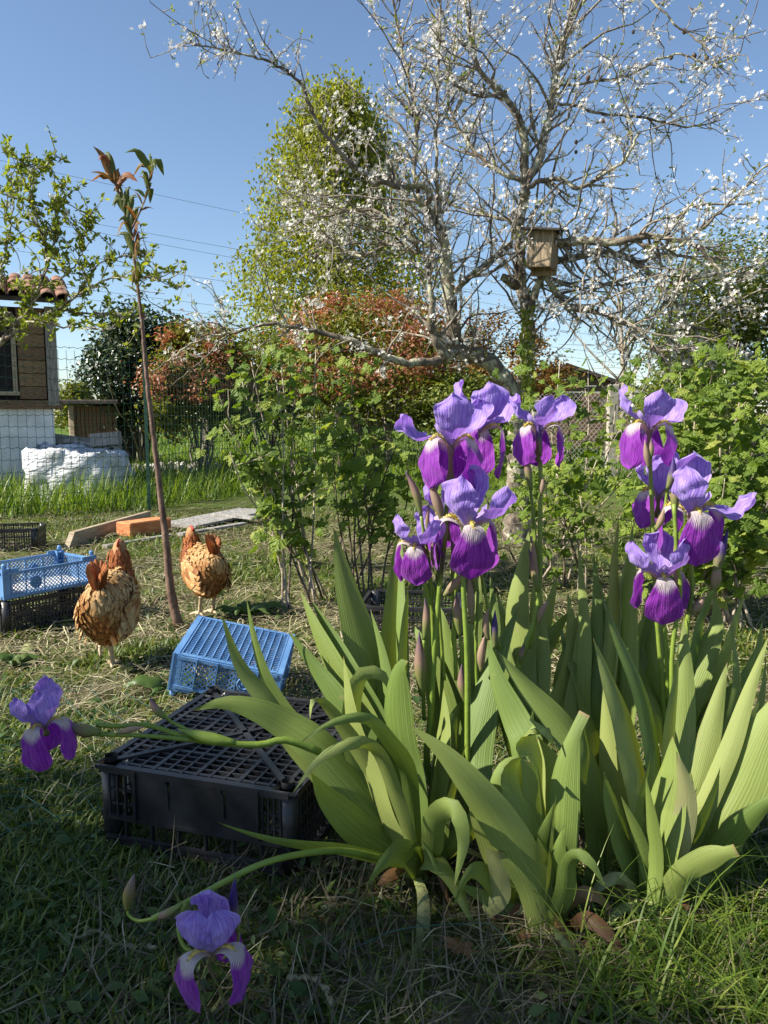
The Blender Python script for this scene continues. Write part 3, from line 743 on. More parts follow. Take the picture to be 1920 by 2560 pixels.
# overhead wires
def wires():
    rows = [((-60, 388), (700, 552)), ((-60, 505), (760, 652)), ((-60, 524), (760, 676)), ((-60, 612), (1700, 868)), ((-60, 690), (1700, 905)), ((-60, 715), (1700, 925)), ((-60, 760), (1700, 952))]
    lbs = ['uppermost thin power line crossing the blue sky', 'upper wire of the close pair below the topmost power line', 'lower wire of the close pair below the topmost power line', 'single power line passing behind the sapling below the close pair',
           'upper of two faint power lines above the dark shrub', 'lower of two faint power lines above the dark shrub', 'lowest faint power line just over the shrub tops']
    for (a, b), lb in zip(rows, lbs):
        d0, d1 = 58.0, 66.0
        p = P(*a, d0); e = P(*b, d1); u = e - p; p = p - u * .9; e = e + u * 1.2
        t = np.linspace(0, 1, 24)[:, None]; pts = p + (e - p) * t; pts[:, 2] -= .25 * np.sin(t[:, 0] * math.pi) - .25 * .85
        o = obj('power_line', tube(pts, .012, 4, cap=False), M['roofdark']); tag(o, lb, 'power line', 'overhead wires')
wires()

# ------------------------------------------------------------------ old plum tree
def limb(pts, d, w, n=None, jit=0.0):
    """pts: photo pixels, d: depth (scalar or per point), w: widths in photo pixels"""
    k = len(pts); d = np.interp(np.linspace(0, 1, k), np.linspace(0, 1, len(np.atleast_1d(d))), np.atleast_1d(d).astype(float))
    w = np.interp(np.linspace(0, 1, k), np.linspace(0, 1, len(np.atleast_1d(w))), np.atleast_1d(w).astype(float))
    p3 = np.array([P(a, b, q) for (a, b), q in zip(pts, d)]); n = n or max(8, k * 5)
    c = crom(p3, n)
    if jit: c[1:-1] += R.normal(0, jit, (n - 2, 3))
    r = np.interp(np.linspace(0, 1, n), np.linspace(0, 1, k), w * d / FPX / 2 * .84)
    return c, r

def wander(p, d, L, n, wob, grav=0.0):
    pts = [np.asarray(p, float)]; d = nrm(d); st = L / (n - 1)
    for i in range(n - 1):
        d = nrm(d + R.normal(0, wob, 3) + [0, 0, grav]); pts.append(pts[-1] + d * st)
    return np.array(pts), d

def plum():
    D0 = 5.5; b = P(1290, 1365, D0); b[2] = 0
    root = thing('plum_tree', 'old lichen-covered plum tree in white blossom with forked trunk', 'tree', b)
    LM = []  # (points, radii, density of shoots, upward bias, length scale)
    def add(name, pts, d, w, dens=1.0, up=.5, ls=1.0, jit=.0035):
        c, r = limb(pts, d, w, jit=jit)
        k = 12 if r[0] > .05 else 8
        g = tube(c, r * (1 + .06 * R.normal(size=len(r)) * (np.arange(len(r)) > 1)), k)
        V = g['V']; V += R.normal(0, .04, V.shape) * np.repeat(np.append(r.repeat(k), [0, 0])[:, None], 3, 1)[:len(V)]
        obj(name, g, M['bark'], root); LM.append((c, r, dens, up, ls))
    add('trunk', [(1290, 1420), (1292, 1250), (1288, 1130), (1290, 1040), (1302, 970), (1316, 895), (1322, 814), (1312, 748), (1300, 705), (1302, 649), (1299, 586), (1299, 542), (1312, 500), (1312, 440), (1313, 360), (1296, 291), (1253, 231), (1202, 180), (1176, 100), (1165, 0), (1160, -80)], [5.5, 5.5, 5.45, 5.4, 5.3, 5.2], [105, 88, 78, 62, 44, 40, 41, 40, 40, 36, 34, 33, 31, 28, 25, 21, 17, 13, 10, 8, 5], .8, .6)
    add('left_limb', [(1292, 1000), (1262, 950), (1236, 917), (1196, 891), (1159, 884), (1136, 866), (1136, 831), (1126, 765), (1120, 698), (1116, 632), (1100, 575), (1076, 520), (1040, 490)], [5.4, 5.35, 5.3, 5.2, 5.1], [62, 58, 52, 48, 46, 44, 40, 38, 36, 33, 28, 20, 16], .9, .6)
    add('limb', [(1140, 880), (1100, 898), (1050, 907), (1014, 907), (962, 890), (885, 856), (800, 830), (720, 815), (671, 809), (586, 830), (500, 850), (430, 895), (380, 930)], [5.2, 5.0, 4.9, 4.8], [26, 24, 21, 18, 14, 10, 8, 6, 4], .45, .5, .6)
    add('limb', [(660, 811), (565, 840), (527, 880), (470, 930), (422, 968)], [4.85, 4.7], [7, 3], .8, .1, .6)
    add('limb', [(1120, 895), (1096, 864), (1077, 814), (1080, 765), (1072, 700), (1058, 640)], [5.15, 5.0], [30, 26, 24, 18, 12, 6], 1.0, .6)
    add('limb', [(1139, 730), (1183, 685), (1236, 645), (1279, 612)], [5.15, 5.35], [16, 20, 21, 24], .5, .5)
    add('limb', [(1290, 715), (1270, 700), (1254, 692)], [5.35, 5.25], [30, 24, 22], 0)
    add('limb', [(1085, 560), (1066, 520), (1074, 488), (1056, 462), (1010, 470), (950, 450), (885, 419), (820, 345), (782, 291), (748, 205), (671, 154), (586, 133), (500, 112), (470, 98)], [5.1, 4.8, 4.6], [22, 20, 17, 14, 13, 12, 11, 9, 8, 7, 6, 5, 3], 1.0, .6, .5)
    add('limb', [(1045, 480), (1036, 440), (1039, 377), (1044, 325), (1030, 240), (1010, 150), (990, 40), (975, -50)], [5.0, 5.2], [14, 12, 10, 8, 5], 1.0, .9, .8)
    add('limb', [(1095, 560), (1093, 480), (1091, 380), (1092, 257), (1098, 120), (1102, 0), (1100, -80)], [5.1, 5.0], [12, 9, 8, 6, 4], 1.0, .9, .6)
    add('limb', [(1306, 490), (1330, 430), (1356, 377), (1382, 240), (1399, 128), (1425, 51), (1450, -60)], [5.3, 5.5], [24, 21, 18, 16, 14, 10], 1.1, .7)
    add('limb', [(1316, 470), (1350, 455), (1400, 448), (1450, 470), (1500, 440), (1560, 400), (1600, 330)], [5.3, 5.0], [16, 13, 10, 6], 1.1, .3)
    add('limb', [(1322, 668), (1348, 625), (1381, 612), (1464, 602), (1540, 606), (1613, 590), (1690, 600), (1741, 616), (1800, 680), (1840, 760)], [5.3, 5.0, 4.8], [28, 26, 24, 22, 17, 13, 10, 6], 1.3, .1)
    add('limb', [(1345, 690), (1381, 659), (1448, 640), (1520, 632), (1600, 660), (1660, 720), (1710, 790), (1740, 880)], [5.4, 5.6], [20, 18, 18, 14, 10, 5], 1.4, -.1)
    add('limb', [(1322, 810), (1336, 740), (1356, 690), (1372, 700), (1400, 748), (1430, 772), (1481, 776), (1547, 801), (1600, 831), (1650, 880), (1690, 950)], [5.35, 5.0], [20, 22, 20, 16, 14, 10, 6], 1.3, -.1)
    add('limb', [(1390, 215), (1480, 205), (1570, 188), (1640, 150), (1698, 137), (1784, 160), (1852, 128)], [5.4, 5.1], [9, 7, 6, 4], .8, .2, .6)
    add('limb', [(1430, 40), (1530, -60), (1621, -5), (1698, 68), (1767, 120), (1792, 170)], [5.4, 5.0], [9, 8, 7, 5, 3], .8, .0, .5)
    add('limb', [(1375, 260), (1430, 262), (1493, 282), (1613, 295), (1715, 317), (1800, 300)], [5.45, 5.7], [9, 8, 6, 4], 1.0, .4, .7)
    add('limb', [(1600, 610), (1680, 620), (1741, 582), (1800, 530), (1860, 470), (1930, 400)], [5.0, 4.6], [10, 8, 6, 4], 1.0, .5, .6)
    add('limb', [(1306, 450), (1250, 430), (1190, 380), (1130, 290), (1120, 200), (1150, 100)], [5.3, 5.6], [14, 12, 9, 7, 4], 1.2, .6)
    add('limb', [(1256, 232), (1220, 240), (1180, 235), (1140, 210), (1120, 160)], [5.3, 5.0], [12, 9, 6], 1.0, .6)
    add('limb', [(1299, 560), (1230, 540), (1150, 520), (1110, 490)], [5.3, 5.7], [12, 8, 5], 1.2, .4)
    add('limb', [(1120, 660), (1060, 640), (980, 610), (900, 640), (820, 600), (760, 560)], [5.2, 5.6, 5.9], [14, 11, 9, 5], 1.1, .3)
    add('limb', [(1118, 640), (1040, 600), (960, 540), (900, 520), (800, 540), (720, 490)], [5.2, 5.5], [14, 10, 7, 4], 1.2, .4)
    bt, bf, lf = [], [], []
    for (c, r, dens, up, ls) in LM:
        seg = np.linalg.norm(np.diff(c, axis=0), axis=1).sum(); T = nrm(np.gradient(c, axis=0)); n = len(c)
        for _ in range(int(seg * 26 * dens)):
            i = int(n * (.12 + .88 * R.random())); i = min(i, n - 1)
            if c[i][2] < 1.25: continue
            L = (.12 + .75 * R.random() ** 1.5) * ls
            dr = nrm(T[i] * .35 + nrm(np.cross(T[i], R.normal(size=3))) * .75 + [0, 0, up * .8])
            q, de = wander(c[i], dr, L, 8, .22, .04 * np.sign(up))
            bt.append(tube(q, np.linspace(min(.006 + .006 * L, max(r[i] * .6, .003)), .0022, 8), 4, cap=False))
            for s in range(int(2 + L * 9)):
                p = q[R.integers(1, 8)]; l2 = .03 + .17 * R.random() ** 2
                q2, d2 = wander(p, nrm(de * .5 + R.normal(0, .8, 3) + [0, 0, .25 * up]), l2, 4, .3)
                bt.append(tube(q2, np.linspace(.0030, .0016, 4), 3, cap=False))
                for e in (q2[-1], q2[2]):
                    u = R.random()
                    if u < .36: bf += [e + R.normal(0, .018, 3) for _ in range(R.integers(3, 8))]
                    elif u < .62: lf += [e + R.normal(0, .007, 3) for _ in range(R.integers(2, 5))]
    obj('twigs', join(bt), M['twig'], root, kind='stuff')
    bf = np.array(bf); lf = np.array(lf)
    obj('blossom', scatter(tpl_star(), bf, frames(R.normal(size=(len(bf), 3)) + [-.4, -.6, .5]), .0105 + .005 * R.random(len(bf))), M['blossom'], root, smooth=False, kind='stuff')
    obj('young_leaves', scatter(tpl_leaf(.5), lf, frames(R.normal(size=(len(lf), 3)), R.normal(size=(len(lf), 3)) * .6 + [0, 0, .8]), .013 + .017 * R.random(len(lf))), M['young'], root, smooth=False, kind='stuff')
    # ivy on the trunk
    iv = []
    for _ in range(330):
        y = 770 + 230 * R.random(); p = P(1318 + 8 * R.normal() + (y - 860) * .02, y, 5.24 + .05 * R.random()); iv.append(p)
    iv = np.array(iv); obj('ivy', scatter(tpl_leaf(.7), iv, frames(R.normal(0, .5, (len(iv), 3)) + [-.2, -1, .4]), .018 + .022 * R.random(len(iv))), M['young'], root, smooth=False)
    # withered fruit still hanging
    fr = [(1583, 80), (1711, 78), (1735, 140), (1767, 145), (1786, 165), (1678, 143), (1470, 195), (1508, 302), (1440, 380), (1440, 355), (1225, 604), (1240, 600), (790, 640), (845, 425), (1100, 640), (1262, 655), (1465, 540)]
    for (x, y) in fr:
        p = P(x, y, 5.1 + .2 * R.random()); s = .011 + .007 * R.random()
        pts = p + np.array([[0, 0, 1.2], [0, 0, .7], [0, 0, 0], [0, 0, -.8], [0, 0, -1.2]]) * s
        obj('withered_plum', tube(pts, np.array([.1, .75, 1, .7, .1]) * s, 7), M['canedark'], root)
    return root
plum()

def birdhouse():
    d = 5.12; p = P(1356, 628, d); root = thing('nest_box', 'unpainted wooden nest box fixed to the plum trunk', 'nest box', (p[0], p[1], p[2]))
    w, h, dp = .16, .225, .14; tz = Matrix.Rotation(math.radians(-24), 4, 'Z') @ Matrix.Rotation(math.radians(3), 4, 'Y')
    def T(g): return xf(g, np.array(Matrix.Translation(p.tolist()) @ tz))
    m = pmat('nest_box_wood', (.15, .11, .07), (.40, .31, .20), 16, .85, .5, stretch=(3, 3, .35), detail=6)
    obj('front_board', T(bevbox((0, -dp / 2 - .008, 0), (w, .016, h), .003)), m, root, smooth=False)
    for s in (-1, 1): obj('side_board', T(bevbox((s * (w / 2 - .008), 0, 0), (.016, dp - .002, h), .003)), m, root, smooth=False)
    obj('back_board', T(bevbox((0, dp / 2 + .009, .0), (w + .01, .016, h + .06), .003)), m, root, smooth=False)
    obj('roof_board', T(xf(bevbox((0, -.02, 0), (w + .09, dp + .11, .016), .003), mat4(0, (0.01, 0, h / 2 + .022), math.radians(10), math.radians(4)))), M['roofdark'], root, smooth=False)
    a = np.linspace(0, 2 * math.pi, 15)[:-1]
    obj('entrance_hole', T(tube([(w / 2 + .002, -.02, .055), (w / 2 - .006, -.02, .055)], [.016, .016], 14)), M['interior'], root)
birdhouse()

# ------------------------------------------------------------------ fruit tree entering from the left
def left_tree():
    d = 4.3; b = P(-230, 1440, d); b[2] = 0
    root = thing('apple_tree', 'young apple tree with fresh leaf tufts reaching in by the cabin', 'tree', b)
    LM = []
    def add(name, pts, dd, w, dens=1):
        c, r = limb(pts, dd, w, jit=.004); obj(name, tube(c, r, 7), M['bark'], root); LM.append((c, r, dens))
    add('trunk', [(-230, 1450), (-225, 1250), (-190, 1080), (-110, 950), (0, 858), (36, 820), (54, 795)], [4.3, 4.3, 4.2], [60, 52, 44, 34, 24, 20, 16], 0)
    add('limb', [(15, 845), (108, 791), (155, 766), (203, 726), (239, 668), (300, 640), (365, 640)], [4.2, 4.1], [12, 9, 6, 4, 3])
    add('limb', [(110, 790), (127, 777), (217, 782), (315, 786), (380, 800)], [4.2, 4.4], [8, 6, 3], .8)
    add('limb', [(60, 805), (108, 806), (203, 820), (278, 824)], [4.2, 4.0], [7, 3], .5)
    add('limb', [(200, 735), (253, 704), (307, 694), (362, 692), (398, 701), (445, 686), (457, 661)], [4.1, 3.95], [6, 5, 3], .8)
    add('limb', [(54, 800), (90, 740), (116, 657), (112, 610), (90, 545), (78, 487), (70, 422), (36, 390)], [4.2, 4.0], [12, 9, 7, 5, 4, 3], 1.5)
    add('limb', [(108, 690), (139, 603), (137, 495), (160, 470)], [4.1, 4.2], [6, 4, 2], 1.5)
    add('limb', [(72, 425), (110, 415), (145, 392)], [4.0, 4.0], [3, 2], 1.2)
    add('limb', [(20, 845), (-20, 760), (0, 690), (20, 600), (35, 500), (20, 460)], [4.2, 4.3], [12, 8, 5, 3], 1.5)
    add('limb', [(40, 815), (20, 780), (-5, 800), (-60, 790)], [4.2, 4.1], [10, 8, 5], .5)
    add('limb', [(150, 700), (190, 660), (210, 610), (215, 550)], [4.15, 4.3], [6, 4, 2], 1.5)
    bt, lf, bl = [], [], []
    for (c, r, dens) in LM:
        if not dens: continue
        L0 = np.linalg.norm(np.diff(c, axis=0), axis=1).sum(); T = nrm(np.gradient(c, axis=0)); n = len(c)
        for _ in range(int(L0 * 44 * dens)):
            i = R.integers(2, n); L = .03 + .22 * R.random() ** 2
            q, de = wander(c[i], nrm(T[i] * .4 + R.normal(0, .7, 3) + [0, 0, .3]), L, 6, .22)
            bt.append(tube(q, np.linspace(.0035, .0016, 6), 4, cap=False))
            for e in q[(1 if L > .12 else 3)::2]:
                if R.random() < .85: lf += [(e + R.normal(0, .006, 3)) for _ in range(R.integers(5, 10))]
            if R.random() < .08: bl += [q[-1] + R.normal(0, .01, 3) for _ in range(3)]
    lf = np.array(lf); bl = np.array(bl)
    obj('twigs', join(bt), M['twig'], root, kind='stuff')
    obj('leaf_tufts', scatter(tpl_leaf(.48), lf, frames(R.normal(size=(len(lf), 3)), R.normal(size=(len(lf), 3)) * .8 + [0, 0, .5]), .018 + .024 * R.random(len(lf))), M['young'], root, smooth=False, kind='stuff')
    obj('blossom', scatter(tpl_star(), bl, frames(R.normal(size=(len(bl), 3))), .013 + .006 * R.random(len(bl))), M['blossom'], root, smooth=False, kind='stuff')
left_tree()

# ------------------------------------------------------------------ peach sapling
def sapling():
    d = 3.28
    root = thing('peach_sapling', 'thin leaning peach sapling with narrow reddish leaves at its tip', 'sapling', G(452, 1575))
    m = pmat('sapling_bark', (.085, .045, .03), (.22, .135, .095), 26, .7, .4, stretch=(1, 1, .6))
    c, r = limb([(455, 1590), (440, 1540), (425, 1460), (418, 1380), (405, 1270), (388, 1120), (370, 970), (358, 840), (345, 720), (335, 640), (328, 580), (315, 545), (300, 490), (285, 455)], [3.26, 3.2, 3.15], [32, 24, 19, 16, 13, 10, 8, 6], jit=.0012)
    obj('trunk', tube(c, r, 10), m, root)
    c2, r2 = limb([(328, 575), (345, 540), (362, 500), (372, 465), (375, 420)], 3.15, [6, 3]); obj('branch', tube(c2, r2, 7), m, root)
    ml = leafmat('peach_leaf', [(0, (.10, .12, .025)), (.5, (.13, .17, .03)), (.75, (.24, .12, .035)), (1, (.30, .10, .04))], .35, .45, vein=.3, tint=(1.3, 1, .5))
    # base px -> tip px, width px
    L = [((285, 455), (232, 365), 16), ((283, 460), (225, 455), 16), ((280, 450), (275, 390), 14), ((288, 470), (345, 455), 14), ((270, 430), (245, 402), 14), ((292, 480), (298, 420), 12), ((285, 445), (260, 380), 12),
         ((375, 425), (312, 382), 15), ((376, 430), (330, 445), 14), ((374, 420), (410, 440), 16), ((375, 415), (373, 395), 10), ((370, 470), (375, 510), 16), ((368, 475), (350, 440), 12), ((376, 430), (350, 415), 12), ((372, 455), (392, 425), 10),
         ((305, 500), (282, 480), 12), ((308, 520), (330, 470), 12), ((310, 530), (280, 515), 14), ((318, 545), (345, 495), 13), ((322, 560), (290, 590), 12), ((325, 575), (310, 490), 10), ((328, 590), (295, 555), 12), ((330, 600), (352, 560), 13), ((330, 570), (355, 520), 12),
         ((334, 635), (292, 590), 14), ((335, 640), (355, 585), 13), ((336, 645), (318, 600), 10), ((337, 650), (348, 610), 10), ((300, 490), (285, 520), 10), ((345, 700), (350, 680), 9), ((340, 690), (330, 720), 9)]
    for _ in range(34):
        c_, lo = (c, 48) if R.random() < .6 else (c2, 3); i = R.integers(lo, len(c_)); q_ = c_[i]
        e = q_ + np.array([R.normal(0, .03), R.normal(0, .03), .015 + .03 * R.random()]); m_ = (q_ + e) / 2 + [0, 0, .012]
        obj('leaf', strip(crom([q_, m_, e], 7), .010 + .006 * R.random(), R.normal(0, .6, 3) + [-.3, -1, .4], taper=.4, base=.25, fold=.5), ml, root)
    for (a, b, w) in L:
        dd = 3.15 + R.normal(0, .03); p, q = P(*a, 3.15), P(*b, dd); mid = (p + q) / 2 + [0, 0, .03 + .02 * R.random()]
        obj('leaf', strip(crom([p, mid, q], 8), w * 3.15 / FPX * 1.35, R.normal(0, .5, 3) + [-.3, -1, .5], taper=.4, base=.25, fold=.5), ml, root)

def strip(c, W, normal, taper=.62, base=.6, fold=.25, across=5, wavy=0.0, blunt=0.0):
    """long leaf: centre line c (n,3), full width W, facing direction"""
    n = len(c); T = nrm(np.gradient(c, axis=0)); Nn = np.broadcast_to(nrm(normal), (n, 3)) if np.ndim(normal) == 1 else nrm(normal)
    S = nrm(np.cross(T, Nn)); U = np.cross(S, T)
    s = np.linspace(0, 1, n)
    w = (base + (1 - base) * np.clip(s / .35, 0, 1) ** .8) * np.where(s > taper, np.clip(1 - ((s - taper) / (1 - taper)) ** 1.7, blunt, 1), 1) * W / 2
    if not blunt: w[-1] = W * .004
    u = np.linspace(-1, 1, across)
    off = -np.abs(u) ** 1.5 * fold
    V = c[:, None] + w[:, None, None] * (u[None, :, None] * S[:, None] + off[None, :, None] * U[:, None])
    if wavy: V += (wavy * W * np.sin(s * 19 + 1.3)[:, None, None] * (u ** 2)[None, :, None] * U[:, None])
    i = np.arange(n - 1)[:, None] * across; j = np.arange(across - 1)[None]
    F = np.stack([i + j, i + j + 1, i + across + j + 1, i + across + j], -1).reshape(-1, 4)
    uv = np.stack(np.broadcast_arrays((u * .5 + .5)[None], s[:, None]), -1).reshape(-1, 2)
    return dict(V=V.reshape(-1, 3), F=[F], uv=uv, var=np.full(n * across, R.random()))
sapling()

# ------------------------------------------------------------------ currant bushes
def tpl_currant():
    """five-lobed leaf on a short stalk, creased along its veins"""
    V = [[0, 0, 0]]; ang = np.radians([-140, -110, -85, -62, -40, -20, 0, 20, 40, 62, 85, 110, 140]); rad = [.30, .46, .34, .52, .40, .50, .66, .50, .40, .52, .34, .46, .30]
    for a, r in zip(ang, rad):
        V.append([r * math.sin(a), .38 + r * math.cos(a), (.05 if r > .44 else -.05) - .10 * (r / .6) ** 2])
    V[0] = [0, .36, .03]
    F = [[0, i + 1, i] for i in range(1, len(ang))]
    b = len(V); V += [[-.012, -.12, -.05], [.012, -.12, -.05], [.012, .36, .028], [-.012, .36, .028]]
    V = np.array(V); return dict(V=V, F=[np.array([[b, b + 1, b + 2, b + 3]]), np.array(F)], uv=np.stack([V[:, 0] + .5, V[:, 1]], 1))
CUR = tpl_currant(); cur_mesh = mk_mesh('leaf', CUR['V'], CUR['F'], CUR['uv'], np.zeros(len(CUR['V'])), smooth=False); cur_mesh.materials.append(M['currant'])

def currant(label, base, d, tips, nleaf_obj, nleaf, size, spread=.06, canemat='cane', lower=.08, r0=.006):
    """base: list of photo pixels on the ground, tips: list of (px, py, depth)"""
    b0 = G(*base[0]); root = thing('currant_bush', label, 'bush', b0, 'currant bushes')
    pts = []; wts = []
    for k, (x, y, dd) in enumerate(tips):
        b = G(*base[k % len(base)]) + R.normal(0, .03, 3) * [1, 1, 0]; t = P(x, y, dd)
        c = crom([b, b + (t - b) * .4 + R.normal(0, .02, 3), b + (t - b) * .75 + R.normal(0, .025, 3), t], 14)
        obj('cane', tube(c, np.linspace(r0, r0 * .5, 14), 6), M[canemat if k % 4 else 'canedark'], root)
        tw = []
        for _ in range(5):
            i = R.integers(4, 13); q, _d = wander(c[i], nrm(R.normal(0, .7, 3) + [0, 0, .7]), .06 + .18 * R.random(), 6, .15)
            obj('side_shoot', tube(q, np.linspace(.0032, .0018, 6), 4), M[canemat], root); pts += list(q[2:]); wts += [1.4] * 4
        pts += list(c[4:]); wts += list(np.linspace(lower, 1.0, 10)); pts += [c[-1]] * 5; wts += [1.3] * 5
    pts = np.array(pts); wts = np.array(wts) / np.sum(wts)
    def gen(n, sz):
        p = pts[R.choice(len(pts), n, p=wts)] + R.normal(0, spread, (n, 3)) * [1, 1, .7]
        fr = frames(R.normal(0, .5, (n, 3)) + [-.35, -.45, .8]); return p, fr, sz * (.55 + .7 * R.random(n))
    p, fr, s = gen(nleaf, size * .8); obj('small_leaves', scatter(CUR, p, fr, s), M['currant'], root, smooth=False, kind='stuff')
    p, fr, s = gen(nleaf_obj, size * 1.1)
    for i in range(nleaf_obj):
        m = np.eye(4); m[:3, :3] = fr[i] * s[i]; m[:3, 3] = p[i]; inst('leaf', cur_mesh, root, m)
    return root
tips = [(548, 990, 3.6), (575, 1130, 3.4), (600, 935, 3.7), (628, 905, 3.8), (640, 1010, 3.6), (690, 950, 3.7), (700, 880, 4.0), (735, 1060, 3.7), (760, 900, 4.1), (790, 870, 4.2), (560, 1060, 3.5), (660, 1180, 3.6)]
currant('currant bush with pale leaning canes beside the hens', [(770, 1520), (800, 1500), (720, 1540)], 3.7, tips, 95, 240, .088, .05)
tips = [(850, 990, 4.2), (880, 930, 4.3), (900, 1060, 4.1), (930, 1000, 4.3), (960, 1060, 4.2), (1000, 1090, 4.2), (830, 1100, 4.0), (1020, 1150, 4.1), (945, 1170, 3.9), (870, 1200, 3.8)]
currant('dense currant bush just left of the blooming irises', [(900, 1490), (930, 1510), (860, 1480)], 4.1, tips, 90, 250, .082, .06, 'canedark')
tips = [(1180, 1150, 4.2), (1250, 1080, 4.3), (1370, 1010, 4.2), (1400, 900, 4.4), (1420, 1050, 4.1), (1470, 930, 4.3), (1500, 1130, 4.0), (1540, 1010, 4.2), (1360, 1200, 3.9), (1580, 1180, 3.9), (1300, 1260, 3.8), (1450, 1240, 3.8)]
currant('currant bush behind the single tall iris bloom', [(1330, 1480), (1400, 1470), (1460, 1480)], 4.1, tips, 110, 380, .078, .09)
tips = [(1620, 1080, 3.6), (1660, 960, 3.8), (1700, 930, 3.7), (1740, 1000, 3.5), (1780, 940, 3.8), (1810, 880, 3.9), (1850, 1000, 3.5), (1890, 920, 3.7), (1930, 1010, 3.4), (1960, 940, 3.6), (1700, 1120, 3.4), (1800, 1120, 3.3), (1880, 1140, 3.3), (1600, 1230, 3.4), (1760, 1260, 3.1), (1860, 1290, 3.1), (1920, 1250, 3.1), (1660, 1330, 3.2)]
currant('big bright currant bush behind the right-hand iris blooms', [(1740, 1560), (1810, 1570), (1860, 1580), (1690, 1540)], 3.4, tips, 240, 1200, .085, .10)

# ------------------------------------------------------------------ crates
def lattice(u0, u1, v0, v1, step, w):
    """diagonal lattice segments clipped to a rectangle, as 2-D point pairs"""
    out = []
    for sg in (1, -1):
        k = int((u1 - u0 + v1 - v0) / step) + 2
        for i in range(-k, k):
            c = u0 + i * step
            # line u = c + sg*(v - v0)
            ta, tb = v0, v1
            if sg > 0: lo, hi = v0 + (u0 - c), v0 + (u1 - c)
            else: lo, hi = v0 + (c - u1), v0 + (c - u0)
            a, b = max(ta, lo), min(tb, hi)
            if b - a > .004: out.append(((c + sg * (a - v0), a), (c + sg * (b - v0), b)))
    return out

def emblem(cx, cz, y, r):
    a = np.linspace(0, 2 * math.pi, 25); g = [tube(np.column_stack([cx + r * np.cos(a), np.full(25, y), cz + r * np.sin(a)]), .0028, 5, cap=False)]
    s = np.linspace(.3, 4.2, 22); rr = r * .78 * (1 - s / 6.2)
    g.append(tube(np.column_stack([cx + rr * np.cos(s), np.full(22, y - .001), cz + rr * np.sin(s)]), .0026, 5))
    g.append(tube(np.column_stack([cx - rr * np.cos(s) * .9, np.full(22, y - .001), cz - rr * np.sin(s) * .9]), .0026, 5))
    n = 20; b = np.arange(n) * 2 * math.pi / n
    g.append(dict(V=np.concatenate([np.column_stack([cx + r * np.cos(b), np.full(n, y + .002), cz + r * np.sin(b)]), [[cx, y + .002, cz]]]), F=[np.array([[i, (i + 1) % n, n] for i in range(n)])]))
    return join(g)

def blue_crate(label, Mx, w=.40, l=.29, h=.13, upturned=False, fine=.0125):
    root = thing('blue_crate', label, 'crate', Mx[:3, 3], 'blue crates'); t = .004; T = lambda g: xf(g, Mx)
    g = []
    for x in np.arange(-w / 2 + .02, w / 2 - .01, .0225): g.append(box((x, 0, .003), (.0036, l - .01, .006)))
    for y in np.arange(-l / 2 + .012, l / 2 - .01, fine): g.append(box((0, y, .004), (w - .01, .0024, .004)))
    for s in (-1, 1):
        g.append(box((s * (w / 2 - .008), 0, .0035), (.017, l, .0068))); g.append(box((0, s * (l / 2 - .007), .0036), (w - .04, .014, .0072)))
    obj('base_grid', T(join(g)), M['blue'], root, smooth=False)
    for ax, L, D_ in ((0, w, l), (0, w, -l), (1, l, w), (1, l, -w)):
        g = []
        def put(b):
            if ax == 0: return b if D_ < 0 else xf(b, mat4(math.pi))
            return xf(b, mat4(math.pi / 2 if D_ > 0 else -math.pi / 2))
        off = -abs(D_) / 2
        for (a, b) in lattice(-L / 2 + .035, L / 2 - .035, .012, h * .84, .0165, .003): g.append(bar((a[0], off, a[1]), (b[0], off, b[1]), .0032, .0032, (0, 1, 0)))
        g.append(box((0, off, h * .86), (L - .03, .008, .010))); g.append(box((0, off, .010), (L - .03, .007, .010)))
        for f in (-.28, -.09, .09, .28): g.append(box((f * L, off - .0035, h * .44), (.004, .006, h * .82)))
        sp = obj('side_panel', T(put(join(g))), M['blue'], root, smooth=False)
        obj('emblem', T(put(emblem(-.0 if ax else -.185 * L, h * .44, off - .008, .024))), M['blue'], sp)
    for sx in (-1, 1):
        for sy in (-1, 1):
            x, y = sx * (w / 2 - .014), sy * (l / 2 - .014); g = []
            g.append(box((sx * (w / 2 - .002), y, h * .5), (.005, .032, h))); g.append(box((x, sy * (l / 2 - .002), h * .5), (.032, .005, h)))
            for z in (.012, h * .33, h * .63, h * .93): g.append(box((x, y, z), (.030, .030, .004)))
            g.append(box((x - sx * .02, y, h * .5), (.004, .03, h * .98)))
            g.append(bevbox((x, y, h + .011), (.018, .018, .022), .005)); g.append(box((x - sx * .03, sy * (l / 2 - .004), h * .93), (.05, .006, h * .14)))
            obj('corner_post', T(join(g)), M['blue'], root, smooth=False)
    return root

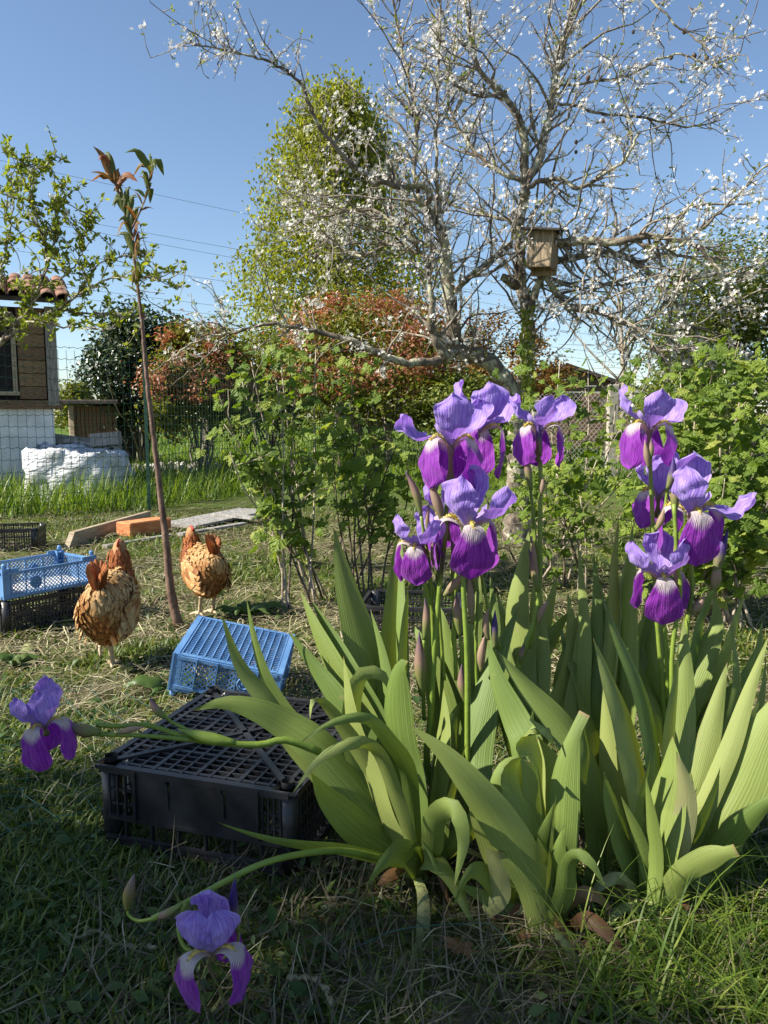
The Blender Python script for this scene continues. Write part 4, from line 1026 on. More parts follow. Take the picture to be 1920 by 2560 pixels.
def black_crate(label, Mx, w=.44, l=.48, h=.165, bare=False):
    root = thing('black_crate', label, 'crate', Mx[:3, 3], 'black crates'); T = lambda g: xf(g, Mx)
    g = []
    for i, x in enumerate(np.linspace(-w / 2 + .03, w / 2 - .03, 13)): g.append(box((x, 0, .005), (.0048 if i % 3 else .009, l - .03, .010)))
    for i, y in enumerate(np.linspace(-l / 2 + .025, l / 2 - .025, 20)): g.append(box((0, y, .0055), (w - .03, .0042 if i % 4 else .009, .009)))
    for s in (-1, 1): g.append(bar((-w / 2 + .03, -s * (l / 2 - .03), .0), (w / 2 - .03, s * (l / 2 - .03), .0), .013, .008))
    obj('base_grid', T(join(g)), M['black'], root, smooth=False)
    g = []
    for s in (-1, 1): g += [box((0, s * (l / 2 - .004), .006), (w - .02, .016, .014)), box((s * (w / 2 - .004), 0, .0065), (.016, l - .02, .014))]
    a = np.linspace(0, 2 * math.pi, 15)
    obj('base_rim', T(join(g)), M['black'], root, smooth=False)
    for k, (L, D_) in enumerate(((w, l), (w, -l), (l, w), (l, -w))):
        g = []
        def put(b): return xf(b, mat4([math.pi, 0, math.pi / 2, -math.pi / 2][k]))
        off = -abs(D_) / 2
        if k < 2 and not bare:                                   # solid stamped panel with two slots
            a0, a1 = -L / 2 + .075, L / 2 - .095; s1, s2 = a0 + .075, a1 - .075; z0, z1 = .012, h * .63; zm = z0 + .045
            for (p, q, za, zb) in ((a0, s1 - .005, z0, z1), (s1 + .005, s2 - .005, z0, z1), (s2 + .005, a1, z0, z1), (s1 - .005, s1 + .005, zm, z1), (s2 - .005, s2 + .005, zm, z1)):
                g.append(box(((p + q) / 2, off, (za + zb) / 2), (q - p, .005, zb - za)))
            for sx in (s1, s2): g.append(box((sx, off - .004, zm - .012), (.005, .004, .05)))
            for x in np.linspace(-L / 2 + .03, a0 - .008, 4): g.append(box((x, off + .002, h * .33), (.004, .005, h * .62)))
            for x in np.linspace(a1 + .008, L / 2 - .03, 4): g.append(box((x, off + .002, h * .33), (.004, .005, h * .62)))
            for x in (a0, a1): g.append(box((x, off - .003, h * .33), (.006, .010, h * .63)))
            for x in np.linspace(-L / 2 + .07, L / 2 - .07, 6): g.append(box((x, off, h * .81), (.004, .010, h * .33)))
            for z in (h * .30, h * .48): g.append(box((0, off + .003, z), (L - .05, .003, .005)))
        else:
            for i, x in enumerate(np.linspace(-L / 2 + .03, L / 2 - .03, int(L / .017))): g.append(box((x, off + .001, h * .5), (.0036 if i % 4 else .008, .0045, h * .96)))
            for z in (h * .2, h * .38, h * .56, h * .74): g.append(box((0, off, z), (L - .05, .004, .0042)))
            if not bare: g.append(bar((-L / 2 + .04, off - .012, h * .8), (L / 2 - .2, off - .012, h * .42), .022, .02, (0, 1, 0)))
        g += [box((0, off, h * .65), (L - .05, .012, .007)), box((0, off, h * .975), (L - .05, .014, .009)), box((0, off - .004, h * .90), (L - .05, .008, .006))]
        obj('side_panel', T(put(join(g))), M['black'], root, smooth=False)
    for sx in (-1, 1):
        for sy in (-1, 1):
            x, y = sx * (w / 2 - .022), sy * (l / 2 - .022)
            g = [tube([(x, y, .004), (x, y, h)], [.021, .020], 14), tube([(x, y, -.014), (x, y, .006), (x, y, .006), (x, y, -.010)], [.013, .013, .009, .009], 12, cap=False)]
            g.append(bevbox((x - sx * .002, y - sy * .002, .004), (.056, .056, .012), .005))
            obj('corner_post', T(join(g)), M['black'], root)
    return root

# upturned black crate in front
fl = np.array([-.597, 1.525]); fd = np.array([.956, -.292]); dd = np.array([.292, .956]); W_, L_, H_ = .445, .47, .165
c2 = fl + fd * W_ / 2 + dd * L_ / 2
Mx = np.eye(4); Mx[:3, 0] = [-fd[0], -fd[1], 0]; Mx[:3, 1] = [dd[0], dd[1], 0]; Mx[:3, 2] = [0, 0, -1]; Mx[:3, 3] = [c2[0], c2[1], H_ + .008]
black_crate('upturned black plastic crate under the leaning iris stalk', Mx, W_, L_, H_)
# blue upturned crate behind it
Mb = np.array(Matrix.Translation((-.470, 2.42, .166)) @ Matrix.Rotation(math.radians(1), 4, 'Z') @ Matrix.Rotation(math.radians(12), 4, 'Y') @ Matrix.Rotation(math.radians(7), 4, 'X') @ Matrix.Rotation(math.pi, 4, 'Y'))
blue_crate('upturned blue plastic crate tilted behind the black crate', Mb, .335, .31, .125)
# stack on the left
ang = math.atan2(.35, .25); u = np.array([math.cos(ang), math.sin(ang)]); v = np.array([-u[1], u[0]]); c0 = np.array([-1.547, 3.08])
cc = c0 + u * .215 + v * .14
Mk = mat4(ang, (cc[0], cc[1], .006)); black_crate('black mesh crate carrying a blue tray', Mk, .45, .30, .135, bare=True)
Mt = mat4(ang, (cc[0] , cc[1] , .150)); blue_crate('open blue tray standing on a black mesh crate', Mt, .43, .28, .125, fine=.012)
# sheet of grey slate inside the tray
g = bevbox((0, 0, .012), (.36, .21, .012), .004); tag(obj('grey_slab', xf(g, Mt), M['stone'], smooth=False), 'pale grey slab lying inside the blue tray', 'slab')
p = G(97, 1374); Mq = mat4(math.radians(12), (p[0] - .24, p[1] + .02, .006)); black_crate('black mesh crate near the edging board', Mq, .48, .32, .15, bare=True)
p = G(1035, 1600); black_crate('black crate half hidden behind the iris leaves', mat4(math.radians(-8), (p[0], p[1] + .1, .006)), .40, .30, .14, bare=True)

# ------------------------------------------------------------------ hens
def feather_tpl():
    V = []; F = []; n = 5
    w = [.10, .40, .5, .42, .12]; y = [0, .3, .6, .85, 1.0]
    for k in range(n): V += [[-w[k], y[k], -.10 * y[k]], [0, y[k], .06 - .10 * y[k]], [w[k], y[k], -.10 * y[k]]]
    for k in range(n - 1):
        for j in range(2): F.append([3 * k + j, 3 * k + j + 1, 3 * k + j + 4, 3 * k + j + 3])
    V = np.array(V); return dict(V=V, F=[np.array(F)], uv=np.stack([V[:, 0] + .5, V[:, 1]], 1))
FT = feather_tpl()
def feathermat(name, stops, edge):
    m, nt, b = new_mat(name); r = ramp(nt, stops); at = nt.nodes.new('ShaderNodeAttribute'); at.attribute_name = 'var'; nt.links.new(at.outputs['Fac'], r.inputs[0])
    sep = nt.nodes.new('ShaderNodeSeparateXYZ'); nt.links.new(texco(nt, 'UV'), sep.inputs[0])
    e = mth(nt, 'MULTIPLY', mth(nt, 'SUBTRACT', sep.outputs[1], .55, clamp=True), 1.6, clamp=True)
    c = mixc(nt, r.outputs[0], edge, e)
    s = mth(nt, 'SINE', mth(nt, 'MULTIPLY', mth(nt, 'ADD', mth(nt, 'ABSOLUTE', mth(nt, 'SUBTRACT', sep.outputs[0], .5)), mth(nt, 'MULTIPLY', sep.outputs[1], .8)), 60.0)); bump(nt, b, s, .3, .002)
    nt.links.new(c, b.inputs['Base Color']); b.inputs['Roughness'].default_value = .55; b.inputs['Specular IOR Level'].default_value = .25
    translucent(nt, b, c, .18); return m
M['fbuff'] = feathermat('buff_feather', [(0, (.26, .085, .022)), (.35, (.40, .19, .06)), (.65, (.50, .29, .11)), (1, (.62, .44, .22))], (.50, .30, .12))
M['frust'] = feathermat('rust_feather', [(0, (.20, .05, .015)), (.5, (.32, .09, .025)), (1, (.40, .14, .04))], (.42, .16, .05))
M['ffluff'] = feathermat('fluff_feather', [(0, (.27, .09, .022)), (.5, (.42, .18, .055)), (1, (.56, .33, .14))], (.48, .25, .09))
M['henbody'] = pmat('hen_down', (.28, .12, .04), (.42, .22, .09), 20, .8, .3)
M['comb'] = pmat('red_comb', (.42, .035, .025), (.55, .07, .045), 20, .45)
M['leg'] = pmat('pale_leg', (.42, .30, .17), (.58, .46, .30), 40, .55, .5)
M['beak'] = pmat('beak', (.35, .22, .10), (.45, .30, .15), 30, .4)

def hen(label, foot, yaw, tilt=0.0, head_turn=0.0, lifted=True, scale=1.0, neck=1.0):
    f = G(*foot); Mh = np.array(Matrix.Translation(f.tolist()) @ Matrix.Rotation(yaw, 4, 'Z') @ Matrix.Scale(scale, 4))
    root = thing('hen', label, 'hen', f, 'hens'); T = lambda g: xf(g, Mh)
    tl = np.array(Matrix.Translation((0, 0, .2)) @ Matrix.Rotation(tilt, 4, 'X') @ Matrix.Translation((0, 0, -.2)))
    # rings along the spine: y, z, half width, half height
    Rg = [(-.150, .275, .010, .012), (-.135, .262, .040, .050), (-.110, .235, .064, .090), (-.070, .222, .080, .112), (-.02, .216, .087, .118), (.035, .220, .086, .112), (.085, .230, .076, .098), (.122, .258, .064, .074), (.142, .298, .046, .050), (.150, .335, .037, .040), (.156, .368, .031, .034), (.162, .392, .027, .029), (.170, .412, .022, .022), (.180, .424, .012, .012)]
    Rg = np.array(Rg); Rg[8:, 1] = Rg[8, 1] + (Rg[8:, 1] - Rg[8, 1]) * neck
    Rg[9:, 0] += head_turn * 0
    k = 20; n = len(Rg); cs = crom(np.column_stack([np.zeros(n), Rg[:, 0], Rg[:, 1]]), 44)
    par = np.linspace(0, 1, 44); seg = np.concatenate([[0], np.cumsum(np.linalg.norm(np.diff(Rg[:, :2], axis=0), axis=1))]); seg /= seg[-1]
    rx = np.interp(par, seg, Rg[:, 2]); rz = np.interp(par, seg, Rg[:, 3])
    Tn = nrm(np.gradient(cs, axis=0)); S = np.tile([1., 0, 0], (44, 1)); U = nrm(np.cross(S, Tn))
    # keep body rings upright, let only the neck rings follow the curve
    blend = np.clip((par - .62) / .2, 0, 1)[:, None]; U = nrm(U * blend + np.array([0, 0, 1.]) * (1 - blend))
    a = np.arange(k) * 2 * math.pi / k
    sh = 1 - .16 * np.clip(np.sin(a), 0, 1) * 1.0
    V = cs[:, None] + rx[:, None, None] * (np.cos(a) * sh)[None, :, None] * S[:, None] + rz[:, None, None] * np.sin(a)[None, :, None] * U[:, None]
    Vb = V.reshape(-1, 3); i = np.arange(43)[:, None] * k; j = np.arange(k)[None]; j2 = (j + 1) % k
    F = np.stack([i + j, i + j2, i + k + j2, i + k + j], -1).reshape(-1, 4)
    Vb = Vb @ tl[:3, :3].T + tl[:3, 3]
    obj('body', T(dict(V=Vb, F=[F, np.array([[q, (q + 1) % k, 0] for q in range(1, k - 1)])])), M['henbody'], root)
    ds = np.gradient(V, axis=0); da = np.roll(V, -1, 1) - np.roll(V, 1, 1); Nn = nrm(np.cross(da, ds)); Nn[0] = [0, -1, .2]
    Nn = Nn * np.sign((Nn * (V - cs[:, None])).sum(-1, keepdims=True) + 1e-9 * 0 + 1e-12); Nn[0] = [0, -1, .2]; Nn = Nn.reshape(-1, 3); pr = np.repeat(par, k)
    Tt = np.repeat(Tn, k, 0); Vf = V.reshape(-1, 3)
    def feathers(name, lo, hi, per, size, mat, lift, flt=None, asp=.55):
        idx = np.arange(int(lo * 43) * k, int(hi * 43) * k)
        if flt is not None: idx = idx[flt(Vf[idx])]
        idx = np.repeat(idx, per); m = len(idx)
        p = Vf[idx] + R.normal(0, .006, (m, 3)); nn = Nn[idx] + R.normal(0, .05, (m, 3))
        rear = np.clip((.34 - pr[idx]) / .12, 0, 1)[:, None]
        t = (-Tt[idx] + np.array([0, 0, -.35])) * (1 - rear) + np.array([0, -.35, -1.0]) * rear + R.normal(0, .09, (m, 3)) + nn * lift
        fr = frames(nn, t); s = size * (.8 + .4 * R.random(m))
        va = np.clip(.5 + .22 * np.sin(p[:, 0] * 42 + 1) * np.sin(p[:, 2] * 38 + p[:, 1] * 20) + .22 * np.sin(p[:, 2] * 17 + 2 + p[:, 0] * 12) + R.normal(0, .09, m), 0.02, .98)
        g = scatter(FT, p, fr, np.column_stack([s * asp * 1.3, s, s]), va); g['V'] = g['V'] @ tl[:3, :3].T + tl[:3, 3]
        obj(name, T(g), mat, root, kind='stuff')
    feathers('body_feathers', .10, .62, 8, .019, M['fbuff'], .015, lambda q: q[:, 2] > .16)
    feathers('rump_fluff', 0.0, .50, 8, .018, M['ffluff'], .06, lambda q: q[:, 2] < .25, .40)
    feathers('saddle_feathers', .0, .30, 6, .024, M['fbuff'], .02, lambda q: q[:, 2] > .22, .36)
    feathers('neck_feathers', .60, .95, 3, .026, M['frust'], .03, None, .32)
    # folded wings: overlapping rows of larger feathers
    for s in (-1, 1):
        P_, Fr, Sc = [], [], []
        for r in range(5):
            for c in range(9):
                y = .075 - c * .019 - r * .006; z = .278 - r * .023 - c * .0035
                b = np.interp(y, Rg[:, 0][:8], Rg[:, 2][:8]); hz = np.interp(y, Rg[:8, 0], Rg[:8, 3]); cz = np.interp(y, Rg[:8, 0], Rg[:8, 1])
                q = np.clip((z - cz) / max(hz, .02), -.95, .95); x = b * math.sqrt(1 - q * q) + .010 + .0012 * (4 - r)
                P_.append([s * x, y, z]); nn = np.array([s * 1.0, -.15, .35]); Fr.append((nn, [0, -1, -.30 + .03 * r])); Sc.append(.045 + .004 * r)
        fr = frames(np.array([q[0] for q in Fr], float) + R.normal(0, .06, (len(Fr), 3)), np.array([q[1] for q in Fr], float)); Sc = np.array(Sc)
        g = scatter(FT, np.array(P_), fr, np.column_stack([Sc * .62, Sc, Sc])); g['V'] = g['V'] @ tl[:3, :3].T + tl[:3, 3]
        obj('wing', T(g), M['fbuff'], root)
    # tail: upright fan of long feathers
    P_, N_, T_, S_ = [], [], [], []
    for q in range(15):
        a = (q - 7) / 7
        P_.append([a * .018, -.118, .275]); T_.append([a * .22, -.30 - .12 * abs(a), 1.0 - .1 * abs(a)]); N_.append([a * 1.8 + .15, -.9, .2]); S_.append(.146 - .035 * abs(a))
    for q in range(18):
        a = (q - 8.5) / 8.5; P_.append([a * .034, -.112, .262]); T_.append([a * .40, -.55, .9 - .2 * abs(a)]); N_.append([a * 1.3, -.8, .25]); S_.append(.088)
    S_ = np.array(S_); g = scatter(FT, np.array(P_), frames(np.array(N_), np.array(T_, float)), np.column_stack([S_ * .26, S_, S_])); g['V'] = g['V'] @ tl[:3, :3].T + tl[:3, 3]
    obj('tail', T(g), M['frust'], root)
    # head fittings
    hp = np.array([0, Rg[-3, 0], Rg[-3, 1]])
    TT = lambda g: T(xf(g, tl))
    cv = []
    for q in range(7): cv.append(tube([hp + [0, -.022 + q * .008, .018], hp + [0, -.026 + q * .008, .030 + .012 * math.sin((q + 1) / 8 * math.pi)]], [.006, .0022], 6))
    obj('comb', TT(join(cv)), M['comb'], root)
    obj('beak', TT(tube([hp + [0, .014, .006], hp + [0, .030, .004], hp + [0, .042, -.004]], [.010, .007, .001], 8)), M['beak'], root)
    for s in (-1, 1):
        obj('wattle', TT(tube([hp + [s * .012, .014, -.010], hp + [s * .013, .015, -.026], hp + [s * .012, .015, -.036]], [.003, .008, .002], 7)), M['comb'], root)
        obj('eye', TT(tube([hp + [s * .020, .006, .006], hp + [s * .0245, .006, .006]], [.0045, .0025], 8)), M['pot'], root)
    # legs
    for s in (-1, 1):
        lift = lifted and s < 0
        x = s * .034 if not lifted else (.0 if s > 0 else -.04)
        hip = np.array([x + (.012 if not lift else 0), -.01, .165]); 
        if lift: hock = np.array([x, -.045, .125]); ft = np.array([x, .0, .085])
        else: hock = np.array([x, -.030, .105]); ft = np.array([x, -.005, .012])
        g = [tube(crom([hip, (hip + hock) / 2 + [0, .01, 0], hock], 8), np.linspace(.034, .013, 8), 10)]
        th = obj('thigh', T(g[0]), M['henbody'], root)
        g = [tube(crom([hock, (hock + ft) / 2 + [0, .003, 0], ft], 8), np.array([.012, .0105, .0095, .009, .009, .0092, .010, .011]), 9)]
        for an, L in ((-.55, .055), (0, .066), (.55, .055), (math.pi - .2, .030)):
            dv = np.array([math.sin(an), math.cos(an), 0]); z = -.004 if not lift else -.03
            g.append(tube(crom([ft, ft + dv * L * .5 + [0, 0, .004 + z * .2], ft + dv * L * .92 + [0, 0, z], ft + dv * L * 1.12 + [0, 0, z - .004]], 8), np.array([.009, .0075, .007, .0065, .006, .0052, .004, .001]), 7))
        obj('leg', T(join(g)), M['leg'], root)
hen('golden-brown hen standing on one leg by the blue tray', (282, 1668), math.radians(4), .06, lifted=True, scale=1.0)
hen('golden-brown hen behind the upturned blue crate', (515, 1538), math.radians(36), .04, lifted=False, scale=.94, neck=.80)

# ------------------------------------------------------------------ irises
def irisleaf_mat(name, c0, c1, c2):
    m, nt, b = new_mat(name)
    sep = nt.nodes.new('ShaderNodeSeparateXYZ'); nt.links.new(texco(nt, 'UV'), sep.inputs[0])
    r = ramp(nt, [(0, c0), (.5, c1), (1, c2)]); nt.links.new(varnode(nt), r.inputs[0])
    # fine parallel ribs running up the blade
    nz = noise(nt, 1.0, 4, mapping(nt, texco(nt, 'UV'), (34, .8, 1)), .6)
    c = mixc(nt, r.outputs[0], (.30, .36, .12), mth(nt, 'MULTIPLY', mth(nt, 'SUBTRACT', nz, .48, clamp=True), 2.2, clamp=True))
    blotch = noise(nt, 14, 5, texco(nt), .7); br = ramp(nt, [(.64, (0, 0, 0)), (.70, (1, 1, 1))]); nt.links.new(blotch, br.inputs[0])
    c = mixc(nt, c, (.28, .22, .10), mth(nt, 'MULTIPLY', br.outputs[0], .55))
    tip = mth(nt, 'MULTIPLY', mth(nt, 'SUBTRACT', sep.outputs[1], .975, clamp=True), 36, clamp=True)
    c = mixc(nt, c, (.26, .17, .08), tip)
    base = mth(nt, 'MULTIPLY', mth(nt, 'SUBTRACT', .16, sep.outputs[1], clamp=True), 5, clamp=True)
    c = mixc(nt, c, (.22, .27, .07), base)
    nt.links.new(c, b.inputs['Base Color']); b.inputs['Roughness'].default_value = .52; b.inputs['Specular IOR Level'].default_value = .32
    s = mth(nt, 'SINE', mth(nt, 'MULTIPLY', sep.outputs[0], 95.0)); bump(nt, b, mth(nt, 'ADD', mth(nt, 'MULTIPLY', s, .10), nz), .45, .0022)
    translucent(nt, b, c, .17, tint=(1.35, 1.35, .35)); return m
M['iris'] = irisleaf_mat('iris_leaf', (.105, .165, .032), (.165, .22, .046), (.235, .275, .075))
M['irispale'] = irisleaf_mat('withering_iris_leaf', (.22, .26, .09), (.26, .28, .11), (.30, .29, .13))
M['stem'] = pmat('iris_stem', (.13, .20, .025), (.20, .27, .04), 20, .45, .15)
def uvramp(name, stops, rough=.6, trans=.2, streak=.4):
    m, nt, b = new_mat(name); sep = nt.nodes.new('ShaderNodeSeparateXYZ'); nt.links.new(texco(nt, 'UV'), sep.inputs[0])
    r = ramp(nt, stops); nt.links.new(mth(nt, 'ADD', sep.outputs[1], mth(nt, 'MULTIPLY', mth(nt, 'SUBTRACT', noise(nt, 1, 3, mapping(nt, texco(nt, 'UV'), (14, 3, 1))), .5), streak)), r.inputs[0])
    nt.links.new(r.outputs[0], b.inputs['Base Color']); b.inputs['Roughness'].default_value = rough
    if trans: translucent(nt, b, r.outputs[0], trans)
    return m
M['bud'] = uvramp('bud_sheath', [(.0, (.14, .20, .035)), (.35, (.19, .20, .06)), (.55, (.30, .19, .13)), (.8, (.19, .11, .11)), (1, (.035, .02, .08))])
M['budpurple'] = uvramp('purple_bud', [(0, (.16, .20, .05)), (.35, (.18, .16, .08)), (.55, (.06, .03, .14)), (1, (.05, .012, .17))])
M['spathe'] = uvramp('papery_sheath', [(0, (.20, .24, .06)), (.3, (.34, .25, .15)), (1, (.42, .27, .21))], .7, .35)
M['ovary'] = uvramp('flower_tube', [(0, (.16, .19, .04)), (.5, (.20, .16, .06)), (1, (.22, .15, .16))])

def petal_mat(name, dark, mid, rim, vein, fall):
    m, nt, b = new_mat(name); uv = texco(nt, 'UV'); sep = nt.nodes.new('ShaderNodeSeparateXYZ'); nt.links.new(uv, sep.inputs[0])
    u = mth(nt, 'SUBTRACT', sep.outputs[0], .5); v = sep.outputs[1]; au = mth(nt, 'ABSOLUTE', u)
    # veins fan out: frequency relative to petal position, broken up by noise
    ns = mth(nt, 'MULTIPLY', mth(nt, 'SUBTRACT', noise(nt, 1, 3, mapping(nt, uv, (5, 7, 1))), .5), 5.0)
    vs = mth(nt, 'SINE', mth(nt, 'ADD', mth(nt, 'MULTIPLY', u, 96.0), ns))
    r = ramp(nt, [(.28, dark), (.5, mid), (.72, rim)]); nt.links.new(noise(nt, 1, 5, mapping(nt, uv, (22, 2.4, 1)), .68, .4), r.inputs[0])
    c = mixc(nt, r.outputs[0], vein, mth(nt, 'MULTIPLY', mth(nt, 'MAXIMUM', vs, 0), .28 if fall else .30))
    edge = mth(nt, 'MULTIPLY', mth(nt, 'SUBTRACT', au, .43, clamp=True), 12, clamp=True)
    c = mixc(nt, c, rim, mth(nt, 'MULTIPLY', edge, .7))
    if fall:
        lim = mth(nt, 'ADD', mth(nt, 'SUBTRACT', .57, mth(nt, 'MULTIPLY', au, .26)), mth(nt, 'MULTIPLY', ns, .02))
        th = mth(nt, 'MULTIPLY', mth(nt, 'SUBTRACT', lim, v, clamp=True), 9, clamp=True)
        # purple veins over the white throat, thinning out towards the centre
        vv = mth(nt, 'MULTIPLY', mth(nt, 'SUBTRACT', mth(nt, 'MULTIPLY', vs, -1), -.05, clamp=True), mth(nt, 'MULTIPLY', mth(nt, 'SUBTRACT', v, .12, clamp=True), 4.2, clamp=True), clamp=True)
        w = mixc(nt, (.72, .68, .56), (.16, .03, .24), vv)
        c = mixc(nt, c, w, th)
        c = mixc(nt, c, (.45, .36, .16), mth(nt, 'MULTIPLY', mth(nt, 'SUBTRACT', .2, v, clamp=True), 4, clamp=True))
    else:
        c = mixc(nt, c, (.42, .33, .45), mth(nt, 'MULTIPLY', mth(nt, 'SUBTRACT', .22, v, clamp=True), 3.0, clamp=True))
    nt.links.new(c, b.inputs['Base Color']); b.inputs['Roughness'].default_value = .5; b.inputs['Specular IOR Level'].default_value = .22
    b.inputs['Sheen Weight'].default_value = .25
    bump(nt, b, mth(nt, 'ADD', mth(nt, 'MULTIPLY', vs, .25), mth(nt, 'MULTIPLY', noise(nt, 1, 4, mapping(nt, uv, (9, 6, 1))), 7.0)), .4, .0016)
    translucent(nt, b, c, .34, tint=(1.25, .9, 1.25)); return m
M['fall'] = petal_mat('iris_fall', (.075, .006, .15), (.25, .022, .36), (.38, .08, .50), (.10, .008, .20), True)
M['standard'] = petal_mat('iris_standard', (.15, .075, .42), (.34, .22, .62), (.56, .46, .76), (.20, .10, .48), False)
M['style'] = petal_mat('style_arm', (.25, .16, .48), (.42, .32, .62), (.5, .4, .68), (.30, .18, .5), False)
M['beard'] = pmat('iris_beard', (.60, .45, .05), (.78, .66, .25), 60, .8, .6)

def petal(prof, hw, az, ruffle=.003, cup=.1, flop=0.0, n=26, across=15, notch=0.0, twist=0.0, vend=.8):
    """prof: (r,z) control points, hw: half widths; az: azimuth, 0 = towards -Y"""
    c = crom([(r, 0, z) for r, z in prof], n); s = np.linspace(0, 1, n)
    w = np.interp(s, np.linspace(0, 1, len(hw)), hw)
    w = w * np.where(s > vend, np.sqrt(np.clip(1 - ((s - vend) / (1 - vend + 1e-6)) ** 2, 0, 1)), 1); w[-1] = .0006
    if flop:
        ca, sa = math.cos(flop), math.sin(flop); r0, z0 = prof[0]; k = np.clip(s / .45, 0, 1)
        for i in range(n):
            f = flop * k[i]; x, z = c[i, 0] - r0, c[i, 2] - z0
            c[i, 0] = r0 + x * math.cos(f) + z * math.sin(f); c[i, 2] = z0 - x * math.sin(f) + z * math.cos(f)
    T = nrm(np.gradient(c, axis=0)); S = np.tile([0, 1., 0], (n, 1)); U = np.cross(T, S)
    tw = twist * s; S2 = S * np.cos(tw)[:, None] + U * np.sin(tw)[:, None]; U = np.cross(T, S2)
    u = np.linspace(-1, 1, across); ph = R.random() * 6
    off = cup * (u ** 2)[None] * w[:, None] + ruffle * (np.sin(s * 15 + ph)[:, None] * np.where(u > 0, 1, 0)[None] + np.sin(s * 13 + ph + 2)[:, None] * np.where(u < 0, 1, 0)[None]) * (np.abs(u) ** 2.2)[None] * np.clip(s * 2.5 - .4, 0, 1)[:, None]
    off = off + ruffle * .5 * np.sin(u * 5 + ph)[None] * (s ** 2)[:, None]
    ph2 = R.random(4) * 6; cr = ruffle * .55 * (np.sin(s * 21 + ph2[0])[:, None] * np.sin(u * 4.5 + ph2[1])[None] + .6 * np.sin(s * 34 + ph2[2] + 0)[:, None] * np.cos(u * 8 + ph2[3])[None]) * np.clip(s * 2.2 - .5, 0, 1)[:, None]
    off = off + cr
    V = c[:, None] + (w[:, None] * u[None])[..., None] * S2[:, None] + off[..., None] * U[:, None]
    a = az - math.pi / 2; Rz = np.array([[math.cos(a), -math.sin(a), 0], [math.sin(a), math.cos(a), 0], [0, 0, 1]])
    V = V.reshape(-1, 3) @ Rz.T
    i = np.arange(n - 1)[:, None] * across; j = np.arange(across - 1)[None]
    F = np.stack([i + j, i + j + 1, i + across + j + 1, i + across + j], -1).reshape(-1, 4)
    uv = np.stack(np.broadcast_arrays((u * .5 + .5)[None], s[:, None]), -1).reshape(-1, 2)
    return dict(V=V, F=[F], uv=uv, var=np.zeros(len(V)))

FALL = [(.004, 0), (.018, .012), (.034, .018), (.047, .010), (.053, -.018), (.052, -.050), (.047, -.076)]
FALLW = [.006, .010, .017, .026, .034, .036, .031]
STD = [(.004, .002), (.016, .020), (.029, .045), (.034, .070), (.027, .092), (.012, .104)]
STDW = [.006, .013, .026, .033, .033, .026]
def flower(root, pos, up=(0, 0, 1), rot=0.0, falls=(0, 2 * math.pi / 3, -2 * math.pi / 3), stds=(math.pi, math.pi / 3, -math.pi / 3), flops=(0, 0, 0), scale=1.0, label=None, fl_flop=(0, 0, 0), tube_len=.05):
    up = nrm(up); y = nrm(np.cross(up, [1., 0, 0])) ; x = np.cross(y, up)
    M0 = np.eye(4); M0[:3, 0] = x; M0[:3, 1] = y; M0[:3, 2] = up; M0[:3, 3] = pos
    M0 = M0 @ np.array(Matrix.Rotation(rot, 4, 'Z')); M0[:3, :3] *= scale; T = lambda g: xf(g, M0)
    fo = obj('flower', T(tube(crom([(0, 0, -tube_len), (0, 0, -tube_len * .5), (0, 0, -.006), (0, 0, .006)], 10), np.array([.0055, .0072, .0075, .0065, .005, .0042, .0045, .006, .007, .006]), 9)), M['ovary'], root)
    if label: fo['label'] = label
    for a, ff in zip(falls, fl_flop):
        sc = .94 + .12 * R.random(); g = petal([(r * sc, z * sc) for r, z in FALL], [q * (.95 + .12 * R.random()) for q in FALLW], a, .0028, -.18, ff)
        obj('fall', T(g), M['fall'], fo)
        c = crom([(r * .92, 0, z + .0035) for r, z in FALL[:4]], 12); aa = a - math.pi / 2; Rz = np.array([[math.cos(aa), -math.sin(aa), 0], [math.sin(aa), math.cos(aa), 0], [0, 0, 1]])
        fz = R.normal(size=(160, 3)) * .0014 + c[R.integers(2, 12, 160)]
        bd = join([tube(c, np.concatenate([np.linspace(.001, .0026, 8), [.0028, .0026, .002, .0006]]), 6), scatter(tpl_diamond(.25), fz, frames(R.normal(size=(160, 3)), R.normal(size=(160, 3)) * .5 + [.3, 0, 1]), np.full(160, .0048))])
        bd['V'] = bd['V'] @ Rz.T; obj('beard', T(bd), M['beard'], fo)
        g = petal([(.003, .003), (.014, .017), (.025, .026), (.031, .034), (.030, .044)], [.004, .0075, .009, .0095, .008], a, .0015, .35, n=10, across=7); obj('style_arm', T(g), M['style'], fo)
    for a, fpp in zip(stds, flops):
        sc = .95 + .14 * R.random(); g = petal([(r, z * sc) for r, z in STD], [q * (.95 + .15 * R.random()) for q in STDW], a, .0055, .42 if fpp < .6 else .2, fpp, twist=R.normal(0, .25), vend=.74)
        obj('standard', T(g), M['standard'], fo)
    return fo

def leaf_px(root, pts, d, wpx, face='L', blunt=0.0, mat='iris', base=None, taper=.55, wavy=.02, bw=.62):
    k = len(pts); dd = np.interp(np.linspace(0, 1, k), np.linspace(0, 1, len(np.atleast_1d(d))), np.atleast_1d(d).astype(float))
    p = [P(a, b, q) for (a, b), q in zip(pts, dd)]
    if base is not None: p = [np.asarray(base) + R.normal(0, .012, 3) * [1, 1, 0]] + p
    c = crom(p, 26); c[:, 2] = np.maximum(c[:, 2], .004)
    yaw = {'L': -.45, 'D': .8, 'F': -.1, 'LL': -.95, 'DD': 1.1}[face] + R.normal(0, .12)
    nn = np.array([math.sin(yaw), -math.cos(yaw), .25])
    W = wpx * float(np.mean(dd)) / FPX / max(.45, math.cos(yaw)) * 1.02
    return obj('leaf', strip(c, W, nn, taper, bw, .22, 7, wavy, blunt), M[mat], root)

